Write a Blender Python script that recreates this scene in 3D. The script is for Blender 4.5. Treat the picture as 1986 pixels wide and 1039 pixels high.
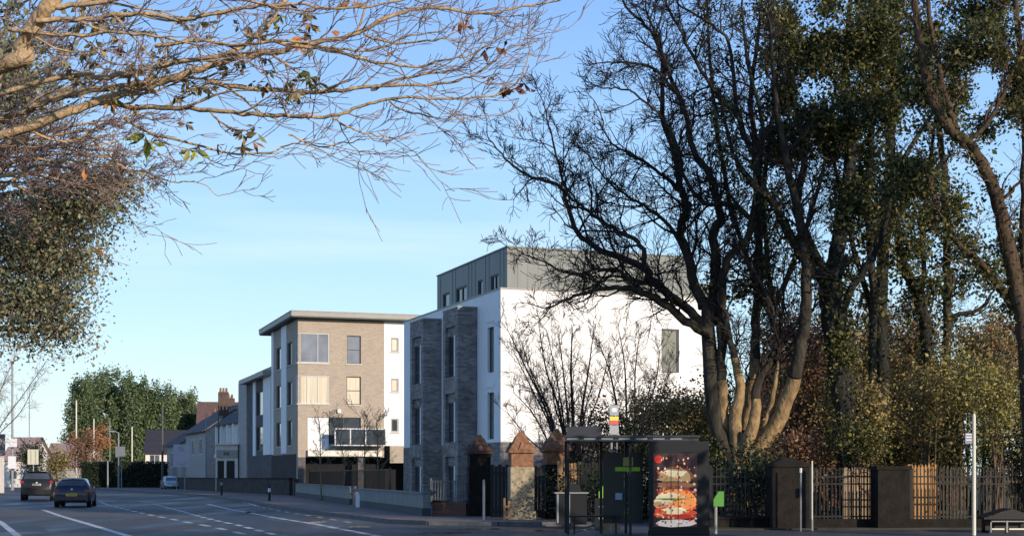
import bpy, math, random
import numpy as np
from mathutils import Vector, Matrix
for _o in list(bpy.data.objects): bpy.data.objects.remove(_o)
SC = bpy.context.scene
COL = SC.collection
R = math.radians
rng = np.random.default_rng(7)
random.seed(7)

# ---------------------------------------------------------------- camera, sky, sun, exposure
F = 2850.0; CX = 993.0; HZ = 920.0; EYE = 1.6      # pinhole of the photograph, in its own pixels
cam_d = bpy.data.cameras.new('camera'); cam = bpy.data.objects.new('camera', cam_d); COL.objects.link(cam)
cam.location = (0, 0, EYE); cam.rotation_euler = (R(90), 0, 0)
cam_d.sensor_width = 36; cam_d.lens = 36 * F / 1986
cam_d.shift_x = 0; cam_d.shift_y = (HZ - 519.5) / 1986
cam_d.clip_start = 0.1; cam_d.clip_end = 4000
SC.camera = cam
SC.render.resolution_x = 1024; SC.render.resolution_y = 535

SUN_AZ, SUN_EL = 139.0, 15.0                       # azimuth clockwise from +Y
W = bpy.data.worlds.new('World'); SC.world = W; W.use_nodes = True
wn = W.node_tree; wn.nodes.clear()
wo = wn.nodes.new('ShaderNodeOutputWorld'); wb = wn.nodes.new('ShaderNodeBackground')
sk = wn.nodes.new('ShaderNodeTexSky'); sk.sky_type = 'NISHITA'; sk.sun_disc = False
sk.sun_elevation = R(SUN_EL); sk.sun_rotation = R(SUN_AZ)
sk.air_density = 1.0; sk.dust_density = 0.6; sk.ozone_density = 1.2
# thin high cloud streaks just above the houses
tc = wn.nodes.new('ShaderNodeTexCoord'); mp = wn.nodes.new('ShaderNodeMapping'); mp.inputs['Scale'].default_value = (2.2, 2.2, 26)
nz = wn.nodes.new('ShaderNodeTexNoise'); nz.inputs['Scale'].default_value = 1.5; nz.inputs['Detail'].default_value = 5
rp = wn.nodes.new('ShaderNodeValToRGB'); rp.color_ramp.elements[0].position = 0.5; rp.color_ramp.elements[1].position = 0.8
sx = wn.nodes.new('ShaderNodeSeparateXYZ'); zr = wn.nodes.new('ShaderNodeValToRGB')
e = zr.color_ramp.elements; e[0].position = 0.08; e[0].color = (0,0,0,1); e[1].position = 0.27; e[1].color = (0,0,0,1)
k = e.new(0.145); k.color = (1,1,1,1)
mm = wn.nodes.new('ShaderNodeMath'); mm.operation = 'MULTIPLY'; m2 = wn.nodes.new('ShaderNodeMath'); m2.operation = 'MULTIPLY'; m2.inputs[1].default_value = 0.35
mx = wn.nodes.new('ShaderNodeMixRGB'); mx.inputs['Color2'].default_value = (6.6, 7.4, 7.6, 1)
L = wn.links.new
L(tc.outputs['Generated'], mp.inputs[0]); L(mp.outputs[0], nz.inputs['Vector']); L(nz.outputs['Fac'], rp.inputs[0])
L(tc.outputs['Generated'], sx.inputs[0]); L(sx.outputs['Z'], zr.inputs[0])
L(rp.outputs[0], mm.inputs[0]); L(zr.outputs[0], mm.inputs[1]); L(mm.outputs[0], m2.inputs[0]); L(m2.outputs[0], mx.inputs['Fac'])
gr = wn.nodes.new('ShaderNodeValToRGB'); ge = gr.color_ramp.elements       # clear winter sky, pale at the horizon
SKYC = [(0.0, (.70, .84, .86)), (.045, (.66, .86, .91)), (.11, (.49, .745, .955)), (.17, (.39, .645, .94)), (.25, (.29, .52, .90)), (.31, (.23, .44, .85)), (.6, (.10, .22, .52)), (1.0, (.06, .14, .38))]
while len(ge) < len(SKYC): ge.new(0.5)
for i_, (p_, c_) in enumerate(SKYC): ge[i_].position = p_; ge[i_].color = (*c_, 1)
gs = wn.nodes.new('ShaderNodeVectorMath'); gs.operation = 'SCALE'; gs.inputs['Scale'].default_value = 8.6
gm_ = wn.nodes.new('ShaderNodeMixRGB'); gm_.inputs['Fac'].default_value = 0.85
L(sx.outputs['Z'], gr.inputs[0]); L(gr.outputs[0], gs.inputs[0]); L(sk.outputs[0], gm_.inputs['Color1']); L(gs.outputs[0], gm_.inputs['Color2']); L(gm_.outputs[0], mx.inputs['Color1'])
L(mx.outputs[0], wb.inputs[0]); wb.inputs[1].default_value = 0.12
L(wb.outputs[0], wo.inputs[0])
sd = bpy.data.lights.new('sun', 'SUN'); sd.energy = 4.2; sd.angle = R(0.5); sd.color = (1.0, 0.85, 0.67)
sun = bpy.data.objects.new('sun', sd); COL.objects.link(sun)
SV = Vector((math.sin(R(SUN_AZ))*math.cos(R(SUN_EL)), math.cos(R(SUN_AZ))*math.cos(R(SUN_EL)), math.sin(R(SUN_EL))))
sun.rotation_euler = SV.to_track_quat('Z', 'Y').to_euler(); sun.location = (30, -30, 30)
SC.view_settings.view_transform = 'Standard'; SC.view_settings.look = 'None'
SC.view_settings.exposure = 0.30; SC.view_settings.gamma = 1.0; SC.view_settings.use_curve_mapping = False
SC.render.engine = 'CYCLES'
SC.cycles.max_bounces = 6

# ---------------------------------------------------------------- materials
MC = {}
def mat(name, col, rough=0.8, var=0.0, vscale=3.0, spec=0.3, metal=0.0, bump=0.0, bscale=30.0, stretch=(1,1,1), emit=0.0, alpha=None, coat=0.0):
    if name in MC: return MC[name]
    m = bpy.data.materials.new(name); m.use_nodes = True; nt = m.node_tree; b = nt.nodes['Principled BSDF']
    b.inputs['Base Color'].default_value = (*col, 1); b.inputs['Roughness'].default_value = rough
    b.inputs['Specular IOR Level'].default_value = spec; b.inputs['Metallic'].default_value = metal
    if coat: b.inputs['Coat Weight'].default_value = coat; b.inputs['Coat Roughness'].default_value = 0.05
    if emit: b.inputs['Emission Color'].default_value = (*col, 1); b.inputs['Emission Strength'].default_value = emit
    l = nt.links.new
    if var or bump:
        t = nt.nodes.new('ShaderNodeTexCoord'); mpn = nt.nodes.new('ShaderNodeMapping'); mpn.inputs['Scale'].default_value = stretch
        l(t.outputs['Object'], mpn.inputs[0])
    if var:
        n = nt.nodes.new('ShaderNodeTexNoise'); n.inputs['Scale'].default_value = vscale; n.inputs['Detail'].default_value = 6; n.inputs['Roughness'].default_value = 0.65
        l(mpn.outputs[0], n.inputs['Vector'])
        r = nt.nodes.new('ShaderNodeValToRGB')
        r.color_ramp.elements[0].position = 0.3; r.color_ramp.elements[1].position = 0.7
        r.color_ramp.elements[0].color = (*[c*(1-var) for c in col], 1); r.color_ramp.elements[1].color = (*[min(1, c*(1+var)) for c in col], 1)
        l(n.outputs['Fac'], r.inputs[0]); l(r.outputs[0], b.inputs['Base Color'])
    if bump:
        n2 = nt.nodes.new('ShaderNodeTexNoise'); n2.inputs['Scale'].default_value = bscale; n2.inputs['Detail'].default_value = 4
        l(mpn.outputs[0], n2.inputs['Vector'])
        bp = nt.nodes.new('ShaderNodeBump'); bp.inputs['Strength'].default_value = bump; bp.inputs['Distance'].default_value = 0.05
        l(n2.outputs['Fac'], bp.inputs['Height']); l(bp.outputs[0], b.inputs['Normal'])
    MC[name] = m; return m

def brick(name, c1, c2, mortar, scale=4.0, rough=0.85, bias=0.0, stain=0.35):
    if name in MC: return MC[name]
    m = bpy.data.materials.new(name); m.use_nodes = True; nt = m.node_tree; b = nt.nodes['Principled BSDF']; l = nt.links.new
    b.inputs['Roughness'].default_value = rough; b.inputs['Specular IOR Level'].default_value = 0.25
    t = nt.nodes.new('ShaderNodeTexCoord'); s = nt.nodes.new('ShaderNodeSeparateXYZ'); a = nt.nodes.new('ShaderNodeMath'); a.operation = 'ADD'
    c = nt.nodes.new('ShaderNodeCombineXYZ'); l(t.outputs['Object'], s.inputs[0]); l(s.outputs['X'], a.inputs[0]); l(s.outputs['Y'], a.inputs[1])
    l(a.outputs[0], c.inputs['X']); l(s.outputs['Z'], c.inputs['Y'])
    br = nt.nodes.new('ShaderNodeTexBrick'); br.inputs['Scale'].default_value = scale
    br.inputs['Color1'].default_value = (*c1, 1); br.inputs['Color2'].default_value = (*c2, 1); br.inputs['Mortar'].default_value = (*mortar, 1)
    br.inputs['Mortar Size'].default_value = 0.012; br.inputs['Bias'].default_value = bias
    br.inputs['Brick Width'].default_value = 0.9; br.inputs['Row Height'].default_value = 0.3
    l(c.outputs[0], br.inputs['Vector'])
    n = nt.nodes.new('ShaderNodeTexNoise'); n.inputs['Scale'].default_value = 0.9; n.inputs['Detail'].default_value = 8; n.inputs['Roughness'].default_value = 0.7
    l(t.outputs['Object'], n.inputs['Vector'])
    mr = nt.nodes.new('ShaderNodeMapRange'); mr.inputs['From Min'].default_value = 0.3; mr.inputs['From Max'].default_value = 0.7
    mr.inputs['To Min'].default_value = 1 - stain; mr.inputs['To Max'].default_value = 1 + stain
    l(n.outputs['Fac'], mr.inputs[0])
    vm = nt.nodes.new('ShaderNodeVectorMath'); vm.operation = 'SCALE'; l(br.outputs['Color'], vm.inputs[0]); l(mr.outputs[0], vm.inputs['Scale'])
    l(vm.outputs[0], b.inputs['Base Color'])
    bp = nt.nodes.new('ShaderNodeBump'); bp.inputs['Strength'].default_value = 0.4; bp.inputs['Distance'].default_value = 0.01; bp.invert = True
    l(br.outputs['Fac'], bp.inputs['Height']); l(bp.outputs[0], b.inputs['Normal'])
    MC[name] = m; return m

def leafmat(name, cols, rough=0.5, spec=0.4, trans=0.25):
    if name in MC: return MC[name]
    m = bpy.data.materials.new(name); m.use_nodes = True; nt = m.node_tree; b = nt.nodes['Principled BSDF']; l = nt.links.new
    g = nt.nodes.new('ShaderNodeNewGeometry'); r = nt.nodes.new('ShaderNodeValToRGB'); el = r.color_ramp.elements
    r.color_ramp.interpolation = 'LINEAR'
    while len(el) < len(cols): el.new(0.5)
    for i, c in enumerate(cols): el[i].position = i/(len(cols)-1); el[i].color = (*c, 1)
    l(g.outputs['Random Per Island'], r.inputs[0]); l(r.outputs[0], b.inputs['Base Color'])
    b.inputs['Roughness'].default_value = rough; b.inputs['Specular IOR Level'].default_value = spec
    if trans:
        tr = nt.nodes.new('ShaderNodeBsdfTranslucent'); l(r.outputs[0], tr.inputs[0])
        ms = nt.nodes.new('ShaderNodeMixShader'); ms.inputs[0].default_value = trans
        l(b.outputs[0], ms.inputs[1]); l(tr.outputs[0], ms.inputs[2]); l(ms.outputs[0], nt.nodes['Material Output'].inputs[0])
    MC[name] = m; return m

M_ASPH = None
def asphalt():
    m = bpy.data.materials.new('asphalt'); m.use_nodes = True; nt = m.node_tree; b = nt.nodes['Principled BSDF']; l = nt.links.new
    t = nt.nodes.new('ShaderNodeTexCoord')
    mpn = nt.nodes.new('ShaderNodeMapping'); mpn.inputs['Rotation'].default_value = (0, 0, R(19)); mpn.inputs['Scale'].default_value = (0.35, 0.035, 1)
    l(t.outputs['Object'], mpn.inputs[0])
    n = nt.nodes.new('ShaderNodeTexNoise'); n.inputs['Scale'].default_value = 1.6; n.inputs['Detail'].default_value = 7; n.inputs['Roughness'].default_value = 0.6
    l(mpn.outputs[0], n.inputs['Vector'])
    n2 = nt.nodes.new('ShaderNodeTexNoise'); n2.inputs['Scale'].default_value = 6; n2.inputs['Detail'].default_value = 8; l(t.outputs['Object'], n2.inputs['Vector'])
    r = nt.nodes.new('ShaderNodeValToRGB'); r.color_ramp.elements[0].position = 0.32; r.color_ramp.elements[1].position = 0.68
    r.color_ramp.elements[0].color = (0.027, 0.025, 0.026, 1); r.color_ramp.elements[1].color = (0.10, 0.086, 0.074, 1)
    mi = nt.nodes.new('ShaderNodeMixRGB'); mi.blend_type = 'MULTIPLY'; mi.inputs[0].default_value = 0.85
    r2 = nt.nodes.new('ShaderNodeValToRGB'); r2.color_ramp.elements[0].position = 0.35; r2.color_ramp.elements[0].color = (0.55, 0.55, 0.55, 1); r2.color_ramp.elements[1].position = 0.65
    l(n.outputs['Fac'], r.inputs[0]); l(n2.outputs['Fac'], r2.inputs[0]); l(r.outputs[0], mi.inputs[1]); l(r2.outputs[0], mi.inputs[2]); l(mi.outputs[0], b.inputs['Base Color'])
    rr = nt.nodes.new('ShaderNodeMapRange'); rr.inputs['From Min'].default_value = 0.35; rr.inputs['From Max'].default_value = 0.65; rr.inputs['To Min'].default_value = 0.42; rr.inputs['To Max'].default_value = 0.75
    l(n.outputs['Fac'], rr.inputs[0]); l(rr.outputs[0], b.inputs['Roughness']); b.inputs['Specular IOR Level'].default_value = 0.25
    bp = nt.nodes.new('ShaderNodeBump'); bp.inputs['Strength'].default_value = 0.25; bp.inputs['Distance'].default_value = 0.01
    n3 = nt.nodes.new('ShaderNodeTexNoise'); n3.inputs['Scale'].default_value = 60; l(t.outputs['Object'], n3.inputs['Vector']); l(n3.outputs['Fac'], bp.inputs['Height']); l(bp.outputs[0], b.inputs['Normal'])
    return m
M_ASPH = asphalt()
M_PAINT = mat('road_paint', (0.50, 0.50, 0.49), 0.7, var=0.45, vscale=4)
M_PAVE = mat('paving', (0.16, 0.125, 0.11), 0.8, var=0.3, vscale=2.5)
M_PAVE2 = mat('tarmac_paving', (0.07, 0.07, 0.078), 0.55, var=0.3, vscale=1.5, spec=0.35)
M_KERB = mat('kerb_stone', (0.12, 0.12, 0.12), 0.8, var=0.3, vscale=4)
M_SOIL = mat('soil', (0.045, 0.04, 0.028), 0.95, var=0.5, vscale=1.2)
M_GRASS = mat('grass_ground', (0.05, 0.07, 0.03), 0.95, var=0.4, vscale=0.4)
M_WHITE = mat('white_render', (0.80, 0.80, 0.80), 0.85, var=0.05, vscale=1.2, spec=0.2)
M_ZINC = mat('zinc', (0.135, 0.155, 0.155), 0.5, var=0.12, vscale=1.5, spec=0.4, stretch=(1, 1, 0.15))
M_BR1 = brick('grey_brick', (0.29, 0.265, 0.25), (0.15, 0.138, 0.13), (0.26, 0.25, 0.24), 3.4)
M_BR1D = brick('dark_grey_brick', (0.12, 0.11, 0.12), (0.07, 0.065, 0.072), (0.12, 0.12, 0.12), 3.4)
M_BR2 = brick('taupe_brick', (0.40, 0.335, 0.272), (0.335, 0.278, 0.225), (0.38, 0.335, 0.29), 4.0, stain=0.06)
M_BR3 = brick('red_brick', (0.30, 0.11, 0.06), (0.22, 0.08, 0.045), (0.2, 0.15, 0.12), 4.0, stain=0.3)
M_BRN = brick('brown_brick', (0.16, 0.08, 0.055), (0.10, 0.05, 0.04), (0.12, 0.09, 0.07), 4.0)
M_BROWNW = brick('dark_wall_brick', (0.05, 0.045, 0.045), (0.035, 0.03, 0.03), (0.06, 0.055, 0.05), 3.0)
M_FRAME = mat('grey_frame', (0.07, 0.075, 0.08), 0.5)
M_FRAMEW = mat('pale_frame', (0.55, 0.55, 0.55), 0.5)
M_GLASS = mat('glass', (0.05, 0.06, 0.07), 0.04, spec=0.8, var=0.4, vscale=0.6)
M_GLASSB = mat('blind_glass', (0.50, 0.44, 0.33), 0.25, spec=0.7, var=0.22, vscale=2.0, stretch=(3, 3, .1))
M_GLASSG = mat('frosted_glass', (0.17, 0.18, 0.155), 0.5, spec=0.25)
M_FASC = mat('fascia', (0.28, 0.27, 0.25), 0.5, var=0.08)
M_SOFFIT = mat('soffit', (0.10, 0.10, 0.10), 0.7)
M_SILL = mat('sill', (0.5, 0.46, 0.42), 0.7)
M_DARKM = mat('black_metal', (0.010, 0.011, 0.013), 0.5, spec=0.3)
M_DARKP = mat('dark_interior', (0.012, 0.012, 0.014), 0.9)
M_SLATE = mat('slate', (0.035, 0.035, 0.042), 0.7, var=0.35, vscale=3, stretch=(1, 1, 4))
M_TILE = mat('red_tile', (0.13, 0.08, 0.065), 0.8, var=0.3, vscale=3)
M_CREAM = mat('cream_render', (0.68, 0.64, 0.58), 0.85, var=0.12)
M_GREYR = mat('grey_render', (0.36, 0.345, 0.325), 0.85, var=0.2)
M_COPING = mat('coping', (0.13, 0.14, 0.14), 0.7, var=0.15, vscale=1.5)
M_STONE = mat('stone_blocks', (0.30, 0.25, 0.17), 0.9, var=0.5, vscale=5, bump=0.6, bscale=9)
M_DSTONE = mat('dark_stone', (0.014, 0.0115, 0.009), 0.95, var=0.6, vscale=3, bump=0.5, bscale=12)  # near-black on the pillars: their shade is put into the colour
M_GLASS2 = mat('blue_grey_glass', (0.17, 0.19, 0.23), 0.12, spec=0.6, var=0.25, vscale=0.8)
M_TERRA = mat('terracotta', (0.22, 0.112, 0.065), 0.9, var=0.5, vscale=6, bump=0.3)
M_TIMBER = mat('timber', (0.33, 0.20, 0.095), 0.8, var=0.35, vscale=3, stretch=(8, 8, 0.4))
M_PALE = mat('pale_post', (0.62, 0.60, 0.50), 0.5, var=0.1)
M_GREYPOST = mat('grey_post', (0.25, 0.26, 0.27), 0.5, var=0.1)
M_BARK = mat('bark', (0.042, 0.036, 0.027), 0.95, var=0.65, vscale=5, bump=0.9, bscale=10, stretch=(1, 1, 0.3))
M_BARKL = mat('sunlit_bark', (0.25, 0.17, 0.085), 0.9, var=0.6, vscale=5, bump=1.0, bscale=10, stretch=(1, 1, 0.5))  # paler bark: sunlight on the forked tree's base put into the colour
M_BARKN = mat('branch_bark', (0.40, 0.285, 0.165), 0.85, var=0.4, vscale=7, bump=0.5, bscale=25)
M_TWIGP = mat('purple_twig', (0.20, 0.125, 0.115), 0.9, var=0.3, vscale=4)
M_TWIG = mat('dark_twig', (0.030, 0.024, 0.022), 0.95)
M_TWIGB = mat('brown_twig', (0.11, 0.075, 0.05), 0.95, var=0.3)
LF_IVY = leafmat('ivy_leaf', [(0.018, 0.028, 0.010), (0.05, 0.06, 0.02), (0.11, 0.115, 0.035), (0.26, 0.22, 0.07)], trans=0.35)
LF_DARK = leafmat('dark_leaf', [(0.010, 0.020, 0.010), (0.022, 0.038, 0.016), (0.045, 0.065, 0.025)])
LF_EVER = leafmat('evergreen_leaf', [(0.07, 0.085, 0.05), (0.16, 0.18, 0.10), (0.27, 0.28, 0.15), (0.34, 0.25, 0.16)])
LF_BROWN = leafmat('brown_leaf', [(0.05, 0.028, 0.018), (0.20, 0.10, 0.05), (0.38, 0.22, 0.11), (0.10, 0.055, 0.04)])
LF_OLIVE = leafmat('olive_leaf', [(0.045, 0.045, 0.02), (0.22, 0.18, 0.06), (0.45, 0.35, 0.12), (0.12, 0.07, 0.04)])
LF_YEL = leafmat('yellow_green_leaf', [(0.09, 0.09, 0.03), (0.25, 0.22, 0.06), (0.42, 0.35, 0.11), (0.04, 0.05, 0.02)])
LF_CON = leafmat('conifer_leaf', [(0.04, 0.075, 0.04), (0.12, 0.17, 0.08), (0.23, 0.27, 0.11)], trans=0.3)
LF_AUT = leafmat('autumn_leaf', [(0.45, 0.17, 0.04), (0.36, 0.14, 0.05), (0.50, 0.26, 0.07)])
LF_AUTD = leafmat('withered_leaf', [(0.16, 0.06, 0.035), (0.09, 0.04, 0.03), (0.22, 0.10, 0.05)])
LF_AUTG = leafmat('turning_leaf', [(0.30, 0.34, 0.05), (0.40, 0.36, 0.06), (0.16, 0.20, 0.05), (0.09, 0.11, 0.04)])
LF_AUTO = leafmat('olive_autumn_leaf', [(0.10, 0.11, 0.05), (0.22, 0.20, 0.09), (0.36, 0.24, 0.09), (0.07, 0.07, 0.05)])

# ---------------------------------------------------------------- helpers
def at(px, py, Y): return Vector(((px-CX)/F*Y, Y, EYE + (HZ-py)/F*Y))
def gy(py): return EYE*F/(py-HZ)
def gnd(px, py): Y = gy(py); return ((px-CX)/F*Y, Y)
def zat(py, Y): return EYE + (HZ-py)/F*Y

def tag(o, label=None, cat=None, group=None, kind=None):
    if label: o['label'] = label
    if cat: o['category'] = cat
    if group: o['group'] = group
    if kind: o['kind'] = kind
    return o
def thing(name, label, cat, loc=(0, 0, 0), rz=0.0, group=None):
    o = bpy.data.objects.new(name, None); COL.objects.link(o); o.location = loc; o.rotation_euler = (0, 0, rz); o.empty_display_size = 0.3
    return tag(o, label, cat, group)
def pmat(p): return Matrix.Translation(p.location) @ p.rotation_euler.to_matrix().to_4x4()

class MB:
    def __init__(s): s.v = []; s.f = []; s.m = []; s.mi = 0
    def quad(s, a, b, c, d):
        n = len(s.v); s.v += [tuple(a), tuple(b), tuple(c), tuple(d)]; s.f.append((n, n+1, n+2, n+3)); s.m.append(s.mi)
    def poly(s, pts):
        n = len(s.v); s.v += [tuple(p) for p in pts]; s.f.append(tuple(range(n, n+len(pts)))); s.m.append(s.mi)
    def box(s, x0, y0, z0, x1, y1, z1):
        n = len(s.v)
        s.v += [(x0,y0,z0),(x1,y0,z0),(x1,y1,z0),(x0,y1,z0),(x0,y0,z1),(x1,y0,z1),(x1,y1,z1),(x0,y1,z1)]
        for q in ((0,3,2,1),(4,5,6,7),(0,1,5,4),(1,2,6,5),(2,3,7,6),(3,0,4,7)):
            s.f.append(tuple(n+i for i in q)); s.m.append(s.mi)
        return s
    def cbox(s, cx, cy, z0, w, d, h): return s.box(cx-w/2, cy-d/2, z0, cx+w/2, cy+d/2, z0+h)
    def obox(s, p, q, w, z0, z1, dz=0.0):      # box along ground segment p-q, width w
        p = Vector((p[0], p[1])); q = Vector((q[0], q[1])); d = (q-p).normalized(); nn = Vector((-d.y, d.x))*w/2
        P = [p-nn, q-nn, q+nn, p+nn]; n = len(s.v); dzs = [0, dz, dz, 0]
        s.v += [(a.x, a.y, z0) for a in P] + [(a.x, a.y, z1+k) for a, k in zip(P, dzs)]
        for t in ((0,3,2,1),(4,5,6,7),(0,1,5,4),(1,2,6,5),(2,3,7,6),(3,0,4,7)):
            s.f.append(tuple(n+i for i in t)); s.m.append(s.mi)
        return s
    def prism(s, pts, z0, z1):
        n = len(s.v); k = len(pts)
        s.v += [(p[0], p[1], z0) for p in pts] + [(p[0], p[1], z1) for p in pts]
        s.f.append(tuple(n+i for i in reversed(range(k)))); s.m.append(s.mi)
        s.f.append(tuple(n+k+i for i in range(k))); s.m.append(s.mi)
        for i in range(k):
            j = (i+1) % k; s.f.append((n+i, n+j, n+k+j, n+k+i)); s.m.append(s.mi)
        return s
    def frust(s, cx, cy, z0, z1, w0, w1, sides=4, rot=None):
        rot = math.pi/4 if rot is None and sides == 4 else (rot or 0)
        f = math.sqrt(2) if sides == 4 else 1; n = len(s.v)
        for z, w in ((z0, w0), (z1, w1)):
            for i in range(sides):
                a = rot + 2*math.pi*i/sides; s.v.append((cx+math.cos(a)*w/2*f, cy+math.sin(a)*w/2*f, z))
        s.f.append(tuple(n+i for i in reversed(range(sides)))); s.m.append(s.mi); s.f.append(tuple(n+sides+i for i in range(sides))); s.m.append(s.mi)
        for i in range(sides):
            j = (i+1) % sides; s.f.append((n+i, n+j, n+sides+j, n+sides+i)); s.m.append(s.mi)
        return s
    def cyl(s, cx, cy, z0, z1, r0, r1=None, sides=12): return s.frust(cx, cy, z0, z1, 2*r0, 2*(r0 if r1 is None else r1), sides)
    def rod(s, a, b, r, sides=8, r1=None):
        a = Vector(a); b = Vector(b); d = (b-a).normalized(); u = d.orthogonal().normalized(); w = d.cross(u); n = len(s.v); r1 = r if r1 is None else r1
        for p, rr in ((a, r), (b, r1)):
            for i in range(sides):
                t = 2*math.pi*i/sides; s.v.append(tuple(p + u*math.cos(t)*rr + w*math.sin(t)*rr))
        s.f.append(tuple(n+i for i in reversed(range(sides)))); s.m.append(s.mi); s.f.append(tuple(n+sides+i for i in range(sides))); s.m.append(s.mi)
        for i in range(sides):
            j = (i+1) % sides; s.f.append((n+i, n+j, n+sides+j, n+sides+i)); s.m.append(s.mi)
        return s
    # wall in the plane O + x*ex + z*ez (outward normal nrm), with rectangular holes and reveals going inwards
    def wall(s, O, ex, nrm, x0, x1, z0, z1, holes=(), depth=0.15):
        O = Vector(O); ex = Vector(ex); nrm = Vector(nrm); ez = Vector((0, 0, 1))
        P = lambda x, z, d=0: O + ex*x + ez*z - nrm*d
        xs = sorted({x0, x1, *[min(max(h[i], x0), x1) for h in holes for i in (0, 1)]}); zs = sorted({z0, z1, *[min(max(h[i], z0), z1) for h in holes for i in (2, 3)]})
        flip = ex.cross(ez).dot(nrm) < 0
        def q(a, b, c, d):
            if flip: s.quad(d, c, b, a)
            else: s.quad(a, b, c, d)
        for i in range(len(xs)-1):
            for j in range(len(zs)-1):
                mx_, mz_ = (xs[i]+xs[i+1])/2, (zs[j]+zs[j+1])/2
                if any(h[0] < mx_ < h[1] and h[2] < mz_ < h[3] for h in holes): continue
                q(P(xs[i], zs[j]), P(xs[i+1], zs[j]), P(xs[i+1], zs[j+1]), P(xs[i], zs[j+1]))
        for a, b, c, d in holes:
            s.quad(P(a, c), P(b, c), P(b, c, depth), P(a, c, depth)); s.quad(P(a, d), P(b, d), P(b, d, depth), P(a, d, depth))
            s.quad(P(a, c), P(a, d), P(a, d, depth), P(a, c, depth)); s.quad(P(b, c), P(b, d), P(b, d, depth), P(b, c, depth))
        return s
    def build(s, name, mats, parent=None, world=False, smooth=False):
        me = bpy.data.meshes.new(name); v = s.v
        if parent is not None and world:
            inv = pmat(parent).inverted(); v = [tuple(inv @ Vector(p)) for p in v]
        me.from_pydata(v, [], s.f); me.update()
        if not isinstance(mats, (list, tuple)): mats = [mats]
        for m in mats: me.materials.append(m)
        if len(mats) > 1: me.polygons.foreach_set('material_index', s.m)
        if smooth: me.polygons.foreach_set('use_smooth', [True]*len(s.f))
        o = bpy.data.objects.new(name, me); COL.objects.link(o)
        if parent is not None: o.parent = parent
        return o

def quadmesh(name, V, Q, m, parent=None, smooth=True):
    V = np.asarray(V, dtype=np.float64).reshape(-1, 3); Q = np.asarray(Q, dtype=np.int32).reshape(-1, 4)
    if parent is not None:
        M4 = np.array(pmat(parent).inverted()); V = V @ M4[:3, :3].T + M4[:3, 3]
    me = bpy.data.meshes.new(name); me.vertices.add(len(V)); me.vertices.foreach_set('co', V.astype(np.float32).ravel())
    me.loops.add(Q.size); me.loops.foreach_set('vertex_index', Q.ravel())
    me.polygons.add(len(Q)); me.polygons.foreach_set('loop_start', np.arange(0, Q.size, 4, dtype=np.int32)); me.polygons.foreach_set('loop_total', np.full(len(Q), 4, dtype=np.int32))
    if smooth: me.polygons.foreach_set('use_smooth', np.ones(len(Q), dtype=bool))
    me.update(calc_edges=True); me.validate()
    me.materials.append(m); o = bpy.data.objects.new(name, me); COL.objects.link(o)
    if parent is not None: o.parent = parent
    return o

class Tubes:
    def __init__(s): s.V = []; s.Q = []; s.n = 0
    def add(s, P, rad, k=None):
        P = np.asarray(P, float); n = len(P); rad = np.asarray(rad, float)
        if k is None: k = 9 if rad[0] > .1 else 6 if rad[0] > .03 else 4 if rad[0] > 0.012 else 3
        T = np.gradient(P, axis=0); T /= np.linalg.norm(T, axis=1, keepdims=True) + 1e-9
        ref = np.array([0.31, 0.84, 0.44]) if abs(T[0] @ np.array([0.31, 0.84, 0.44])) < 0.9 else np.array([0.9, -0.2, 0.3])
        U = np.cross(T, ref); U /= np.linalg.norm(U, axis=1, keepdims=True) + 1e-9; Wv = np.cross(T, U)
        a = np.arange(k)*2*np.pi/k
        ring = P[:, None, :] + rad[:, None, None]*(U[:, None, :]*np.cos(a)[None, :, None] + Wv[:, None, :]*np.sin(a)[None, :, None])
        s.V.append(ring.reshape(-1, 3))
        i = np.arange(n-1)[:, None]*k; j = np.arange(k)[None, :]; j2 = (j+1) % k
        s.Q.append((np.stack([i+j, i+j2, i+k+j2, i+k+j], -1).reshape(-1, 4)) + s.n); s.n += n*k
    def build(s, name, m, parent): return quadmesh(name, np.concatenate(s.V), np.concatenate(s.Q), m, parent)

def unit(v): return v/(np.linalg.norm(v)+1e-9)
def smoothpath(P, sub=5):
    P = np.asarray(P, float); out = []
    n = len(P)
    for i in range(n-1):
        p0, p1, p2, p3 = P[max(i-1, 0)], P[i], P[i+1], P[min(i+2, n-1)]
        for t in np.arange(sub)/sub:
            out.append(0.5*((2*p1)+(-p0+p2)*t+(2*p0-5*p1+4*p2-p3)*t*t+(-p0+3*p1-3*p2+p3)*t**3))
    out.append(P[-1]); return np.array(out)
def perp_dir(d, ang, up=0.0):
    a = rng.normal(size=3); a -= d*(a@d); a = unit(a)
    v = d*math.cos(ang) + a*math.sin(ang); v[2] += up; return unit(v)

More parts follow.
